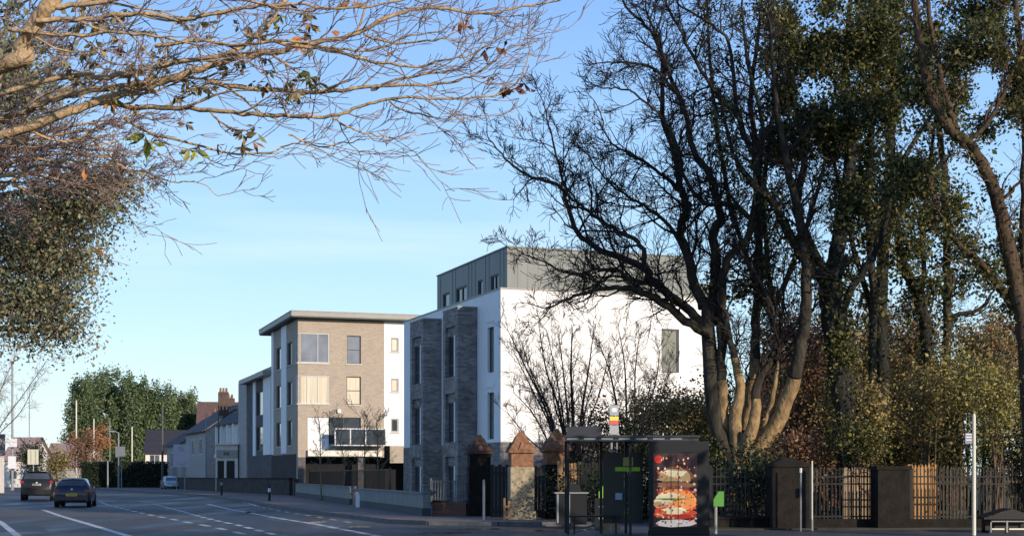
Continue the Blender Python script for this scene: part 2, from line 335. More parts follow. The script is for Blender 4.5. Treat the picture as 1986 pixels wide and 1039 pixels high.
def grow(big, small, tips, p, d, Ln, r, lvl, P, gd=None):
    n = max(3, int(P.get('seg', 5) if lvl > 0 else 3)); pts = [p]; q = p.copy(); dd = d.copy(); wig = P.get('wig', 0.25)
    for i in range(n):
        dd = unit(dd + (gd*P['pull'] if gd is not None and 'pull' in P else 0) + rng.normal(size=3)*wig + np.array([0, 0, P.get('up', 0.06)]) + P.get('bias', 0)); q = q + dd*Ln/n; pts.append(q)
    rad = np.linspace(r, max(r*0.35, P['rmin']), n+1)
    (big if r > P.get('split', 0.03) else small).add(pts, rad)
    pts = np.array(pts)
    if lvl <= 0: tips.append(pts[-1]); tips.append(pts[1]); return
    nc = P['nc'][lvl]; nc = max(1, int(round(nc*rng.uniform(.75, 1.25))))
    for c in range(nc):
        f = rng.uniform(0.25, 1.0); i = min(int(f*n), n-1); t = f*n-i; b = pts[i]*(1-t)+pts[i+1]*t
        cd = perp_dir(unit(pts[i+1]-pts[i]), rng.uniform(*P.get('ang', (0.45, 1.0))))
        grow(big, small, tips, b, cd, Ln*rng.uniform(*P.get('ratio', (.42, .68))), max(r*(1-0.6*f)*0.62, P['rmin']), lvl-1, P, gd)

def limb(big, small, tips, px, Y0, Y1, w0, w1, P, sp=0.45, l0=1.3, l1=0.7, lvl=2, start=0.15, wob=0.25, ext=None, f=1.0, base=None, zc=0):
    n = len(px); Ys = np.linspace(Y0, Y1, n)
    pts = [np.array(at(a, b, y)) for (a, b), y in zip(px, Ys)]
    if ext is not None: pts = [np.array(e_, float) for e_ in ext] + pts
    S = smoothpath(pts, 5); S[:, 1] += np.cumsum(rng.normal(size=len(S))*min(.03, P.get('jit', .03)*3))
    seg = np.linalg.norm(np.diff(S, axis=0), axis=1); cum = np.concatenate([[0], np.cumsum(seg)]); tot = cum[-1]
    Ym = (Y0+Y1)/2
    S[1:-1] += rng.normal(size=(len(S)-2, 3))*min(P.get('jit', 0.02), w1/F*Ym)
    rad = np.interp(cum/tot, [0, 1], [w0/2/F*Ym, w1/2/F*Ym])
    kb = 0
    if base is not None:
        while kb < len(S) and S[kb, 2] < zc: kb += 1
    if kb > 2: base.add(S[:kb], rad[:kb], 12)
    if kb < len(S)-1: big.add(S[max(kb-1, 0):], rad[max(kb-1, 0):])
    s = tot*start
    while s < tot:
        i = min(np.searchsorted(cum, s), len(S)-1); d = unit(S[i]-S[i-1]); fr = s/tot
        ln = (l0*(1-fr)+l1*fr)*rng.uniform(.6, 1.25)
        grow(big, small, tips, S[i].copy(), perp_dir(d, rng.uniform(*P.get('ang0', (0.5, 1.05))), 0.0), ln, max(min(rad[i]*0.6, P.get('r0', 0.010)+0.018*ln), P['rmin']), lvl, P, d if 'pull' in P else None)
        s += sp*rng.uniform(.6, 1.4)
    grow(big, small, tips, S[-1].copy(), unit(S[-1]-S[-2]), l1, rad[-1], lvl, P)
    return S

def leaves(C, size, aspect=0.6, var=0.4, flat=0.0):
    """diamond leaves around centres C"""
    C = np.asarray(C); n = len(C)
    a = rng.normal(size=(n, 3)); a[:, 2] *= (1-flat); a /= np.linalg.norm(a, axis=1, keepdims=True)
    b = rng.normal(size=(n, 3)); b -= a*np.sum(a*b, 1, keepdims=True); b /= np.linalg.norm(b, axis=1, keepdims=True)
    s = size*(1+var*rng.uniform(-1, 1, size=(n, 1)))*np.where(rng.random((n, 1)) < .15, 1.5, 1.0)
    c = np.cross(a, b)*s*0.12
    V = np.stack([C-a*s/2, C+b*s*aspect/2+c, C+a*s/2, C-b*s*aspect/2+c], 1).reshape(-1, 3)
    Q = np.arange(4*n).reshape(-1, 4); return V, Q
def cloud(centres, spread, n):
    centres = np.asarray(centres); i = rng.integers(0, len(centres), n)
    return centres[i] + rng.normal(size=(n, 3))*np.asarray(spread)
def ellip(c, r, n, shell=0.5):
    u = rng.normal(size=(n, 3)); u /= np.linalg.norm(u, axis=1, keepdims=True); rr = (shell+(1-shell)*rng.random((n, 1)))
    return np.array(c) + u*rr*np.array(r)
def foliage(name, C, size, m, parent, **k):
    V, Q = leaves(C, size, **k); return quadmesh(name, V, Q, m, parent, smooth=False)

def copy_tree(o, parent=None):
    c = o.copy(); COL.objects.link(c); c.parent = parent
    for ch in list(o.children): copy_tree(ch, c)
    return c

# ================================================================ GROUND, ROAD, PAVEMENT
g = MB(); g.poly([(-1500, -300, -0.012), (1500, -300, -0.012), (1500, 2500, -0.012), (-1500, 2500, -0.012)]); tag(g.build('ground', M_GRASS), kind='structure')
g = MB(); g.poly([(-75, -40, 0), (16, -40, 0), (12, 0, 0), (8, 30, 0), (6, 45.5, 0), (2, 50, 0), (-10, 80, 0), (-20, 112, 0), (-38, 165, 0), (-60, 215, 0), (-140, 240, 0), (-140, 160, 0), (-75, 120, 0)])
road = tag(g.build('road', M_ASPH), kind='structure')
def ribbon(mb, pts, w, z=0.004):
    P = [Vector((p[0], p[1], 0)) for p in pts]
    for a, b in zip(P[:-1], P[1:]):
        d = (b-a).normalized(); n = Vector((-d.y, d.x, 0))*w/2
        mb.quad(Vector((*(a-n).xy, z)), Vector((*(b-n).xy, z)), Vector((*(b+n).xy, z)), Vector((*(a+n).xy, z)))
def dashline(name, pixpts, w, dash=None, gap=None):
    P = [Vector(gnd(*p)) for p in pixpts]; mb = MB()
    if dash is None: ribbon(mb, P, w)
    else:
        s = 0.0; segs = list(zip(P[:-1], P[1:])); L_ = [(b-a).length for a, b in segs]; tot = sum(L_)
        def pt(s):
            for (a, b), l in zip(segs, L_):
                if s <= l: return a + (b-a)*s/l
                s -= l
            return P[-1]
        while s < tot: ribbon(mb, [pt(s), pt(min(s+dash, tot))], w); s += dash+gap
    return mb.build(name, M_PAINT, road)
dashline('solid_line', [(84, 988), (118, 1000), (170, 1015), (250, 1039), (330, 1063), (450, 1100)], 0.22)
dashline('edge_line', [(-40, 995), (0, 1011), (30, 1035), (60, 1060)], 0.2)
dashline('dashed_line', [(192, 971), (209, 978), (261, 991), (294, 998.5), (331, 1005.5), (365, 1012.5), (408, 1020), (470, 1034), (540, 1050)], 0.20, 1.6, 1.6)
dashline('dashed_line', [(300, 977), (331, 985), (353, 991), (374, 997), (400, 1004), (429, 1011), (460, 1017), (498, 1027), (545, 1039), (600, 1052)], 0.20, 1.3, 1.0)
dashline('lane_line', [(404, 977), (448, 987.5), (483, 993.5), (535, 1003.5), (614, 1016), (740, 1040), (840, 1062)], 0.22, 1.9, 0.35)
dashline('bay_line', [(440, 972), (478, 974), (505, 983), (560, 993), (640, 1006), (700, 1016)], 0.14, 1.2, 1.6)
dashline('crossing_line', [(195, 971), (255, 972), (330, 974)], 0.35, 1.6, 2.4)
dashline('stop_line', [(-40, 983), (84, 984)], 0.3)
dashline('crossing_line', [(0, 963), (90, 963)], 0.4)
k_pts = [(-60, 196), (-45, 160), (-38.5, 145), (-22.5, 108), (-14.8, 84), (-10.9, 70), (-8.0, 60.5), (-3.9, 48.6), (-2.6, 46.9), (-0.4, 46.0), (3.2, 45.8)]
w_pts = [(-60, 215), (-38, 163), (-15.5, 106), (-14.6, 101), (-3.0, 53.5), (-1.6, 50.5), (3.2, 50.5)]
w_in = [(-50, 220), (-20, 170), (-12, 110), (-10, 101), (4, 53), (4, 52), (4, 52)]
g = MB(); g.prism(k_pts + w_in[::-1], 0.02, 0.12); tag(g.build('pavement', M_PAVE), kind='structure')
k2 = [(3.25, 45.6), (2.75, 43), (2.2, 41), (1.6, 38.5), (1.3, 36), (1.9, 32), (4, 24), (9, 6), (14, -20)]
g = MB(); g.prism(k2[::-1] + [(3.25, 50.5), (40, 60), (40, -20)][0:1] + [(40, 58), (40, -20)], 0.02, 0.12)
tag(g.build('pavement', M_PAVE2), kind='structure')
def kerb(pts, side):
    mb = MB()
    for a, b in zip(pts[:-1], pts[1:]):
        a = Vector(a); b = Vector(b); d = (b-a).normalized(); n = Vector((-d.y, d.x))*side
        mb.obox(a+n*0.075, b+n*0.075, 0.15, 0.0, 0.135)
    o = mb.build('kerb', M_KERB); tag(o, kind='structure')
kerb(k_pts, -1); kerb(k2, 1)
g = MB(); g.prism([(4.2, 50), (4.2, 46.5), (4.6, 39.3), (60, 44), (60, 90), (12, 90)], 0.03, 0.16); tag(g.build('leaf_litter', M_SOIL), kind='structure')
def patch(name, pts, m, z=0.002):
    a = MB(); a.poly([(x_, y_, z) for x_, y_ in pts]); return a.build(name, m, road)
M_PATCHD = mat('dark_tarmac_patch', (.028, .028, .031), .6, var=.3, vscale=3); M_PATCHL = mat('sunlit_tarmac_patch', (.105, .095, .085), .85, var=.3, vscale=2)  # dark one for repairs, pale one carries painted sunlight
patch('repair_patch', [(-8.5, 45), (-6.3, 45.4), (-10.5, 58), (-12.4, 57.5)], M_PATCHD); patch('repair_patch', [(-14.5, 41), (-13, 41.3), (-15.5, 48), (-16.8, 47.6)], M_PATCHD)
patch('sunlit_strip', [(-24.5, 69), (-16.5, 69.5), (-13.5, 60), (-11.8, 55.5), (-20.5, 57)], M_PATCHL, .0015)  # tan strip: sunlight on the road put into the tarmac colour
patch('repair_patch', [(-3.2, 40.5), (-1.8, 40.5), (-3.6, 46), (-5.0, 45.7)], M_PATCHD)
M_WET = mat('wet_tarmac', (.02, .021, .023), .12, spec=.6, var=.3)
for i_, (cx_, cy_, rx_, ry_) in enumerate(((-1.2, 43.6, 1.0, 1.1), (.6, 42.2, .9, .7), (-1.9, 40.6, .8, .9), (-6.6, 49.5, .35, 1.6), (-4.7, 45.5, .4, 1.2), (-11.2, 63, .4, 2.5))):
    a = MB(); a.poly([(cx_+math.cos(t_*.5236)*rx_*random.uniform(.6, 1.15), cy_+math.sin(t_*.5236)*ry_*random.uniform(.6, 1.15), .0035+i_*.0001) for t_ in range(12)]); a.build('puddle', M_WET, road)
for cx_, cy_ in ((-9.2, 42.5), (-5.2, 43.5), (-17.5, 56), (-13.2, 66)):
    a = MB(); a.cyl(cx_, cy_, .001, .006, .33, .33, 18); a.build('manhole_cover', mat('cast_iron', (.05, .045, .045), .45, metal=.6, var=.3), road)
for i, (p_, q_) in enumerate((((-6.0, 55.0), (-6.2, 55.6)), ((-10.0, 67.4), (-10.2, 68.0)))):
    a = MB(); a.obox(p_, q_, .35, .001, .007); a.build('drain_grate', mat('cast_iron', (.05, .045, .045), .45, metal=.6, var=.3), road)
# left pavement (far side of the road)
g = MB(); g.prism([(-19.5, 30), (-24, 50), (-38, 92), (-58, 128), (-150, 150), (-150, 60), (-60, 20)], 0.02, 0.11); tag(g.build('pavement', M_PAVE2), kind='structure')

# ================================================================ BUILDINGS
def win(parent, O, ex, nrm, h, frame_m=M_FRAME, glass=M_GLASS, inset=0.12, fw=0.06, mull=(), trans=(), sill=None, name='window'):
    """window = frame mesh (part) > pane (sub-part) in hole h=(x0,x1,z0,z1)"""
    O = Vector(O); ex = Vector(ex); nrm = Vector(nrm); ez = Vector((0, 0, 1)); x0, x1, z0, z1 = h
    mb = MB()
    def bar(a, b, c, d, t0, t1):
        P = [O+ex*x+ez*z-nrm*t for t in (t0, t1) for x, z in ((a, c), (b, c), (b, d), (a, d))]
        n = len(mb.v); mb.v += [tuple(p) for p in P]
        for q in ((0,1,2,3),(7,6,5,4),(0,4,5,1),(1,5,6,2),(2,6,7,3),(3,7,4,0)): mb.f.append(tuple(n+i for i in q)); mb.m.append(0)
    t0, t1 = inset-0.05, inset+0.02; e = 0.004
    bar(x0+e, x0+fw, z0+e, z1-e, t0, t1); bar(x1-fw, x1-e, z0+e, z1-e, t0, t1); bar(x0+fw, x1-fw, z0+e, z0+fw, t0, t1); bar(x0+fw, x1-fw, z1-fw, z1-e, t0, t1)
    for m_ in mull: xm = x0+(x1-x0)*m_; bar(xm-fw*.4, xm+fw*.4, z0+fw, z1-fw, t0, t1)
    for m_ in trans: zm = z0+(z1-z0)*m_; bar(x0+fw, x1-fw, zm-fw*.4, zm+fw*.4, t0+.005, t1-.005)
    w = mb.build(name, frame_m, parent)
    p = MB(); P = lambda x, z: O+ex*x+ez*z-nrm*(inset)
    p.quad(P(x0+fw*.5, z0+fw*.5), P(x1-fw*.5, z0+fw*.5), P(x1-fw*.5, z1-fw*.5), P(x0+fw*.5, z1-fw*.5)); p.build('pane', glass, w)
    if sill:
        sb = MB(); P2 = [O+ex*x+ez*z+nrm*t for t in (-0.02, 0.06) for x, z in ((x0-.08, z0-.1), (x1+.08, z0-.1), (x1+.08, z0-.005), (x0-.08, z0-.005))]
        sb.v += [tuple(q) for q in P2]
        for q in ((0,1,2,3),(7,6,5,4),(0,4,5,1),(1,5,6,2),(2,6,7,3),(3,7,4,0)): sb.f.append(q); sb.m.append(0)
        sb.build('sill', sill, w)
    return w

class Frame:
    """building frame: O corner, v = along the face towards the viewer, u = receding face"""
    def __init__(s, O, rz):
        s.O = Vector(O); s.rz = rz; s.v = Vector((math.cos(rz), math.sin(rz))); s.u = Vector((-math.sin(rz), math.cos(rz)))
    def ty(s, px, x=0.0):          # local y on plane local-x = x seen at photo column px
        k = (px-CX)/F; o = s.O + s.v*x; return (k*o.y - o.x)/(s.u.x - k*s.u.y)
    def tx(s, px, y=0.0):
        k = (px-CX)/F; o = s.O + s.u*y; return (k*o.y - o.x)/(s.v.x - k*s.v.y)
    def z(s, py, x, y):
        Y = (s.O + s.v*x + s.u*y).y; return EYE + (HZ-py)/F*Y

# ---------------- white block with zinc penthouse
A = Frame((-0.5, 65.0), math.atan2(.347, .938))
b1 = thing('apartment_block', 'white rendered apartment block with grey zinc top storey and two dark brick bays', 'building', (-0.5, 65.0, 0), A.rz)
W1, D1, H1, HB = 10.3, 15.4, 9.81, 3.05
# road side (local x=0, looking along -x): ex=+y
wy0, wy1 = A.ty(957.5), A.ty(945.5)
lw = [(wy0, wy1, 6.2, 8.25), (wy0, wy1, 3.2, 5.3)]
fx0, fx1 = A.tx(1283), A.tx(1317)
fw_ = [(fx0, fx1, A.z(722, fx0, 0), A.z(637, fx0, 0))]
m = MB(); m.wall((0, 0, 0), (0, 1, 0), (-1, 0, 0), 0, D1, HB, H1, lw, 0.2)
m.wall((0, 0, 0), (1, 0, 0), (0, -1, 0), 0, W1, HB, H1, fw_, 0.2)
m.wall((W1, 0, 0), (0, 1, 0), (1, 0, 0), 0, D1, HB, H1); m.wall((0, D1, 0), (1, 0, 0), (0, 1, 0), 0, W1, HB, H1)
m.quad((0, 0, H1-.25), (W1, 0, H1-.25), (W1, D1, H1-.25), (0, D1, H1-.25))
m.build('wall', M_WHITE, b1)
m = MB(); m.box(-0.02, -0.02, 0, W1+.02, D1+.02, HB-.004); m.build('base_course', M_BR1, b1)
m = MB(); m.box(-.03, -.03, H1, .27, D1+.03, H1+.07); m.box(.27, -.03, H1, W1+.03, .27, H1+.07); m.build('coping', M_FASC, b1)
for (a, b_, z0, z1) in lw: m = MB(); m.box(-.035, a-.1, z1+.22, 0-.002, b_+.15, z1+.42); m.build('lintel_panel', M_WHITE, b1)
for h in lw: win(b1, (0, 0, 0), (0, 1, 0), (-1, 0, 0), h, M_FRAME, M_GLASSG, inset=0.16, mull=(.45,), trans=(.5,))
for h in fw_: win(b1, (0, 0, 0), (1, 0, 0), (0, -1, 0), h, M_FRAME, M_GLASSG, inset=0.12)
# bays
for (pa, pb, ptop) in ((888, 859.3, 596), (821, 795.2, 618)):
    X = -0.95; y0 = A.ty(pa, X); y1 = A.ty(pb, X); HT = 9.3
    hy0, hy1 = y0+0.42, y1-0.36
    hs = [(hy0, hy1, 6.15, 8.5), (hy0, hy1, 3.1, 5.4), (hy0, hy1, .35, 2.45)]
    m = MB(); m.wall((X, 0, 0), (0, 1, 0), (-1, 0, 0), y0, y1, 0, HT, hs, 0.3)
    m.quad((X, y0, 0), (-.021, y0, 0), (-.021, y0, HT), (X, y0, HT)); m.quad((X, y1, 0), (-.021, y1, 0), (-.021, y1, HT), (X, y1, HT)); m.quad((X, y0, HT), (0, y0, HT), (0, y1, HT), (X, y1, HT))
    # projecting header bricks (texture seen at the top of the bay)
    bay = m.build('brick_bay', M_BR1, b1)
    m = MB(); m.box(X-.03, y0-.03, HT, 0, y1+.03, HT+.06); m.build('bay_coping', M_FASC, bay)
    m = MB(); nrow = 11
    for r in range(nrow):
        for c in range(4):
            xx = X+.06+c*.22+(.11 if r % 2 else 0); m.box(xx, y0-.018, HT-.08-r*.085, xx+.11, y0+.001, HT-.04-r*.085)
    m.build('header_bricks', M_BR1, bay)
    for (a, b_, z0, z1) in hs:
        zt = z1-.42; m = MB(); m.box(X+.12, a+.002, zt, X+.29, b_-.002, z1-.002); m.build('recess_panel', M_BR1, bay)
        w = win(bay, (X, 0, 0), (0, 1, 0), (-1, 0, 0), (a, b_, z0, zt), M_FRAME, M_GLASS, inset=.22, mull=(.5,), trans=(.3,))
        m = MB(); m.box(X+.03, a+.003, z0+.02, X+.16, a+.26, zt-.02); m.build('pale_reveal', M_WHITE, bay)
# zinc penthouse
zx, zy0 = 0.6, 0.8; zy1 = A.ty(848.5, zx); ZT = 11.8; zx1 = A.tx(1336, zy0)
zw = []
for a, b_, t, bt in ((859, 871.6, 568, 600), (885, 905, 556, 600), (927, 936, 543, 571), (951.6, 967, 533, 566)):
    ya, yb = A.ty(b_, zx), A.ty(a, zx); zw.append((ya, yb, 9.75 if bt > 590 else A.z(bt, zx, ya), A.z((t+ (2 if 0 else 0)), zx, (ya+yb)/2)))
m = MB(); m.wall((zx, 0, 0), (0, 1, 0), (-1, 0, 0), zy0, zy1, 9.5, ZT, zw, .12)
m.wall((0, zy0, 0), (1, 0, 0), (0, -1, 0), zx, zx1, 9.5, ZT); m.wall((zx1, 0, 0), (0, 1, 0), (1, 0, 0), zy0, zy1, 9.5, ZT); m.wall((0, zy1, 0), (1, 0, 0), (0, 1, 0), zx, zx1, 9.5, ZT)
m.quad((zx, zy0, ZT), (zx1, zy0, ZT), (zx1, zy1, ZT), (zx, zy1, ZT))
y = zy0+.45
while y < zy1:
    if not any(a-.03 < y < b_+.03 for a, b_, *_ in zw): m.box(zx-.014, y-.010, 9.55, zx+.001, y+.010, ZT-.02)
    y += .5
x = zx+.5
while x < zx1: m.box(x-.010, zy0-.014, 9.55, x+.010, zy0+.001, ZT-.02); x += .5
ph = m.build('penthouse_cladding', M_ZINC, b1)
m = MB(); m.box(zx-.05, zy0-.05, ZT, zx1+.05, zy1+.05, ZT+.06); m.build('roof', M_ZINC, b1)
for i, h in enumerate(zw): win(b1, (zx, 0, 0), (0, 1, 0), (-1, 0, 0), h, M_FRAME, M_GLASS, inset=.09, fw=.07, mull=(.5,) if i in (1, 3) else ())
m = MB(); m.box(zx1+.02, 3, 9.5, zx1+2.4, 12, 10.9); m.build('lower_plant_screen', M_ZINC, b1)
rw = MB(); rw.box(-2.9, -0.5+.2, 0, -0.2, -.1, .9); 

# ---------------- four-storey taupe brick flats
B = Frame((-15.3, 105.0), math.atan2(.317, .949))
b2 = thing('apartment_block', 'taupe brick four storey flats with flat overhanging roof and big corner windows', 'building', (-15.3, 105, 0), B.rz)
XW = B.tx(745); X2 = B.tx(800)+.3; D2 = 11.6; HT = 12.75
def zz(py): return B.z(py, 1, 0)
cwx = B.tx(638)
H = []
cw = [(0, cwx, zz(703), zz(646)), (0, cwx, zz(782), zz(728))]
sw = [(B.tx(673), B.tx(700), zz(703), zz(648)), (B.tx(672), B.tx(700), zz(783), zz(728))]
gfl = (B.tx(597), B.tx(700), zz(831), zz(808)); zf = zz(886)
m = MB(); m.wall((0, 0, 0), (1, 0, 0), (0, -1, 0), 0, XW, zf, HT, cw+sw+[(gfl[0], gfl[1], zz(880), gfl[3])], .22)
lh = [(0, .9, *cw[0][2:]), (0, .9, *cw[1][2:])]
for pa, pb in ((566, 557), (546, 536)):
    for t, bt in ((657, 702), (735, 782), (812, 862)):
        lh.append((B.ty(pa), B.ty(pb), zz(bt)+.0, zz(t)))
m.wall((0, 0, 0), (0, 1, 0), (-1, 0, 0), 0, D2, 0, HT, lh, .22)
m.wall((0, D2, 0), (1, 0, 0), (0, 1, 0), 0, X2, 0, HT)
m.build('brick_wall', M_BR2, b2)
m = MB(); wh = [(B.tx(758), B.tx(773), zz(677), zz(650)), (B.tx(758), B.tx(773), zz(756), zz(730)), (B.tx(758), B.tx(773), zz(836), zz(809))]
m.wall((0, -.01, 0), (1, 0, 0), (0, -1, 0), XW, X2, zz(863), HT, wh, .15); m.wall((X2, 0, 0), (0, 1, 0), (1, 0, 0), -.01, D2, 0, HT)
m.quad((XW, -.01, zz(863)), (XW, .2, zz(863)), (XW, .2, HT), (XW, -.01, HT))
m.build('white_wall', M_WHITE, b2)
for h in wh: win(b2, (0, -.01, 0), (1, 0, 0), (0, -1, 0), h, M_GREYR, M_GLASSB if h[3] > 6 else M_GLASS, inset=.1, fw=.1, sill=M_SILL)
m = MB(); m.wall((0, -.012, 0), (1, 0, 0), (0, -1, 0), B.tx(756), X2, zf-.4, zz(863)); m.build('lower_brick', M_BR2, b2)
for i, h in enumerate(cw):
    gm = M_GLASS2 if i == 0 else M_GLASSB
    w = win(b2, (0, 0, 0), (1, 0, 0), (0, -1, 0), h, M_FRAMEW, gm, inset=.05, fw=.05, mull=(.3, .64) if i else (.64,), sill=M_SILL)
    win(b2, (0, 0, 0), (0, 1, 0), (-1, 0, 0), (0, .9, h[2], h[3]), M_FRAMEW, gm, inset=.05, fw=.05, sill=M_SILL)
for i, h in enumerate(sw): win(b2, (0, 0, 0), (1, 0, 0), (0, -1, 0), h, M_FRAME, M_GLASSB if i else M_GLASS2, inset=.14, fw=.06, trans=(.5,), sill=M_SILL)
for h in lh[2:]: win(b2, (0, 0, 0), (0, 1, 0), (-1, 0, 0), h, M_FRAME, M_GLASS, inset=.14, fw=.06, sill=M_SILL)
# first floor loggia: white panels and dark glazing set back, balcony rail box
m = MB(); m.box(gfl[0]+.01, .12, zz(880), B.tx(638), .2, gfl[3]-.01); m.build('white_panel', M_WHITE, b2)
win(b2, (0, 0, 0), (1, 0, 0), (0, -1, 0), (B.tx(640), gfl[1], zz(860), gfl[3]), M_FRAME, M_GLASS, inset=.18, mull=(.45,))
m = MB(); m.box(B.tx(638), .1, zz(880), gfl[1], .2, zz(860)); m.build('spandrel_panel', M_GREYR, b2)
bx0, bx1 = B.tx(650, -1.4), B.tx(748, -1.4)
m = MB(); z0, z1 = B.z(862, 4, -1.4), B.z(832, 4, -1.4)
for f in (0, .3, .6, 1.0): xx = bx0+(bx1-bx0)*f; m.box(xx-.04, -1.42, z0, xx+.04, -1.34, z1)
m.box(bx0, -1.41, z1, bx1, -1.33, z1+.07); m.box(bx0, -1.42, z0-.07, bx1, -.02, z0); m.build('balcony_frame', M_FRAMEW, b2)
m = MB(); m.box(bx0+.05, -1.39, z0+.01, bx1-.05, -1.36, z1-.01); m.build('balcony_glass', M_GLASS, b2)
m = MB(); m.box(B.tx(596), -.3, zz(884), bx1, 0.02, zz(872)); m.build('canopy_band', M_CREAM, b2)
m = MB(); m.cbox(B.tx(657), -.08, zz(800), .28, .16, .28); m.build('wall_lamp', M_CREAM, b2)
# dark undercroft
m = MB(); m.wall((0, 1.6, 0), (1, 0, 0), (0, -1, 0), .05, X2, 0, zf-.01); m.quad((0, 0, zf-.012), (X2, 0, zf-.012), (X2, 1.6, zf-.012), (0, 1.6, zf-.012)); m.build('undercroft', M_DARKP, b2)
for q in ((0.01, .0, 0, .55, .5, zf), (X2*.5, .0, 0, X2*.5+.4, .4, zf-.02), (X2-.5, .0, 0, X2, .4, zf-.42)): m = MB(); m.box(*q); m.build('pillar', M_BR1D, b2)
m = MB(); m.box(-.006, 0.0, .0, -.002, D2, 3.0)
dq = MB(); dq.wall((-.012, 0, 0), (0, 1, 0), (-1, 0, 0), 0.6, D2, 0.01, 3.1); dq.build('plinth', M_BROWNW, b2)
m = MB()
for pa, pb in ((556.5, 546.5), (531.5, 527.5)): m.box(-.06, B.ty(pa), 3.2, -.002, min(B.ty(pb), D2), HT)
m.build('white_strip', M_WHITE, b2)
zr0 = 12.78
m = MB(); m.box(-.55, -.75, zr0, X2+.55, D2+2.6, zr0+.08); m.build('soffit', M_SOFFIT, b2)
m = MB(); m.box(-.60, -.78, zr0+.082, X2+.60, D2+2.67, zr0+.42); m.build('roof', M_FASC, b2)
m = MB(); m.box(-.63, -.81, zr0+.422, X2+.63, D2+2.7, zr0+.47); m.build('roof_edge', M_GREYR, b2)
m = MB(); m.rod((X2-.5, -.12, 3), (X2-.5, -.12, 12.7), .05); m.build('downpipe', M_GREYR, b2)

# ---------------- three storey wing beyond
b3 = thing('apartment_block', 'lower three storey dark brick wing with white panels beyond the taupe flats', 'building', (-15.3, 105, 0), B.rz)
yE = B.ty(481); ya = D2+.05; zt = 9.45
m = MB(); lh = []
for pa, pb in ((510, 497),):
    for z0 in (3.6, 6.5): lh.append((B.ty(pa), B.ty(pb), z0, z0+2.0))
m.wall((0, 0, 0), (0, 1, 0), (-1, 0, 0), ya, yE, 0, zt, lh, .2); m.wall((0, yE, 0), (1, 0, 0), (0, 1, 0), 0, 8, 0, zt); m.wall((0, ya, 0), (1, 0, 0), (0, -1, 0), 0, 8, 0, zt); m.build('wall', M_BR1D, b3)
for h in lh: win(b3, (0, 0, 0), (0, 1, 0), (-1, 0, 0), h, M_FRAME, M_GLASS, inset=.14)
for q in ((-.08, B.ty(526.5), 3.2, -.002, B.ty(512), zt-.01), (-.08, B.ty(497), 3.2, -.003, B.ty(492), zt-.01)): m = MB(); m.box(*q); m.build('white_panel', M_WHITE, b3)
m = MB(); m.box(-.7, ya, zt, 8, yE+.8, zt+.38); m.build('roof', M_FASC, b3)
m = MB(); m.box(1.5, yE-3, zt+.385, 6, yE+6, zt+1.4); m.box(0, yE+.9, 0, 5, yE+6, zt+.5); m.build('stair_core', M_GREYR, b3)

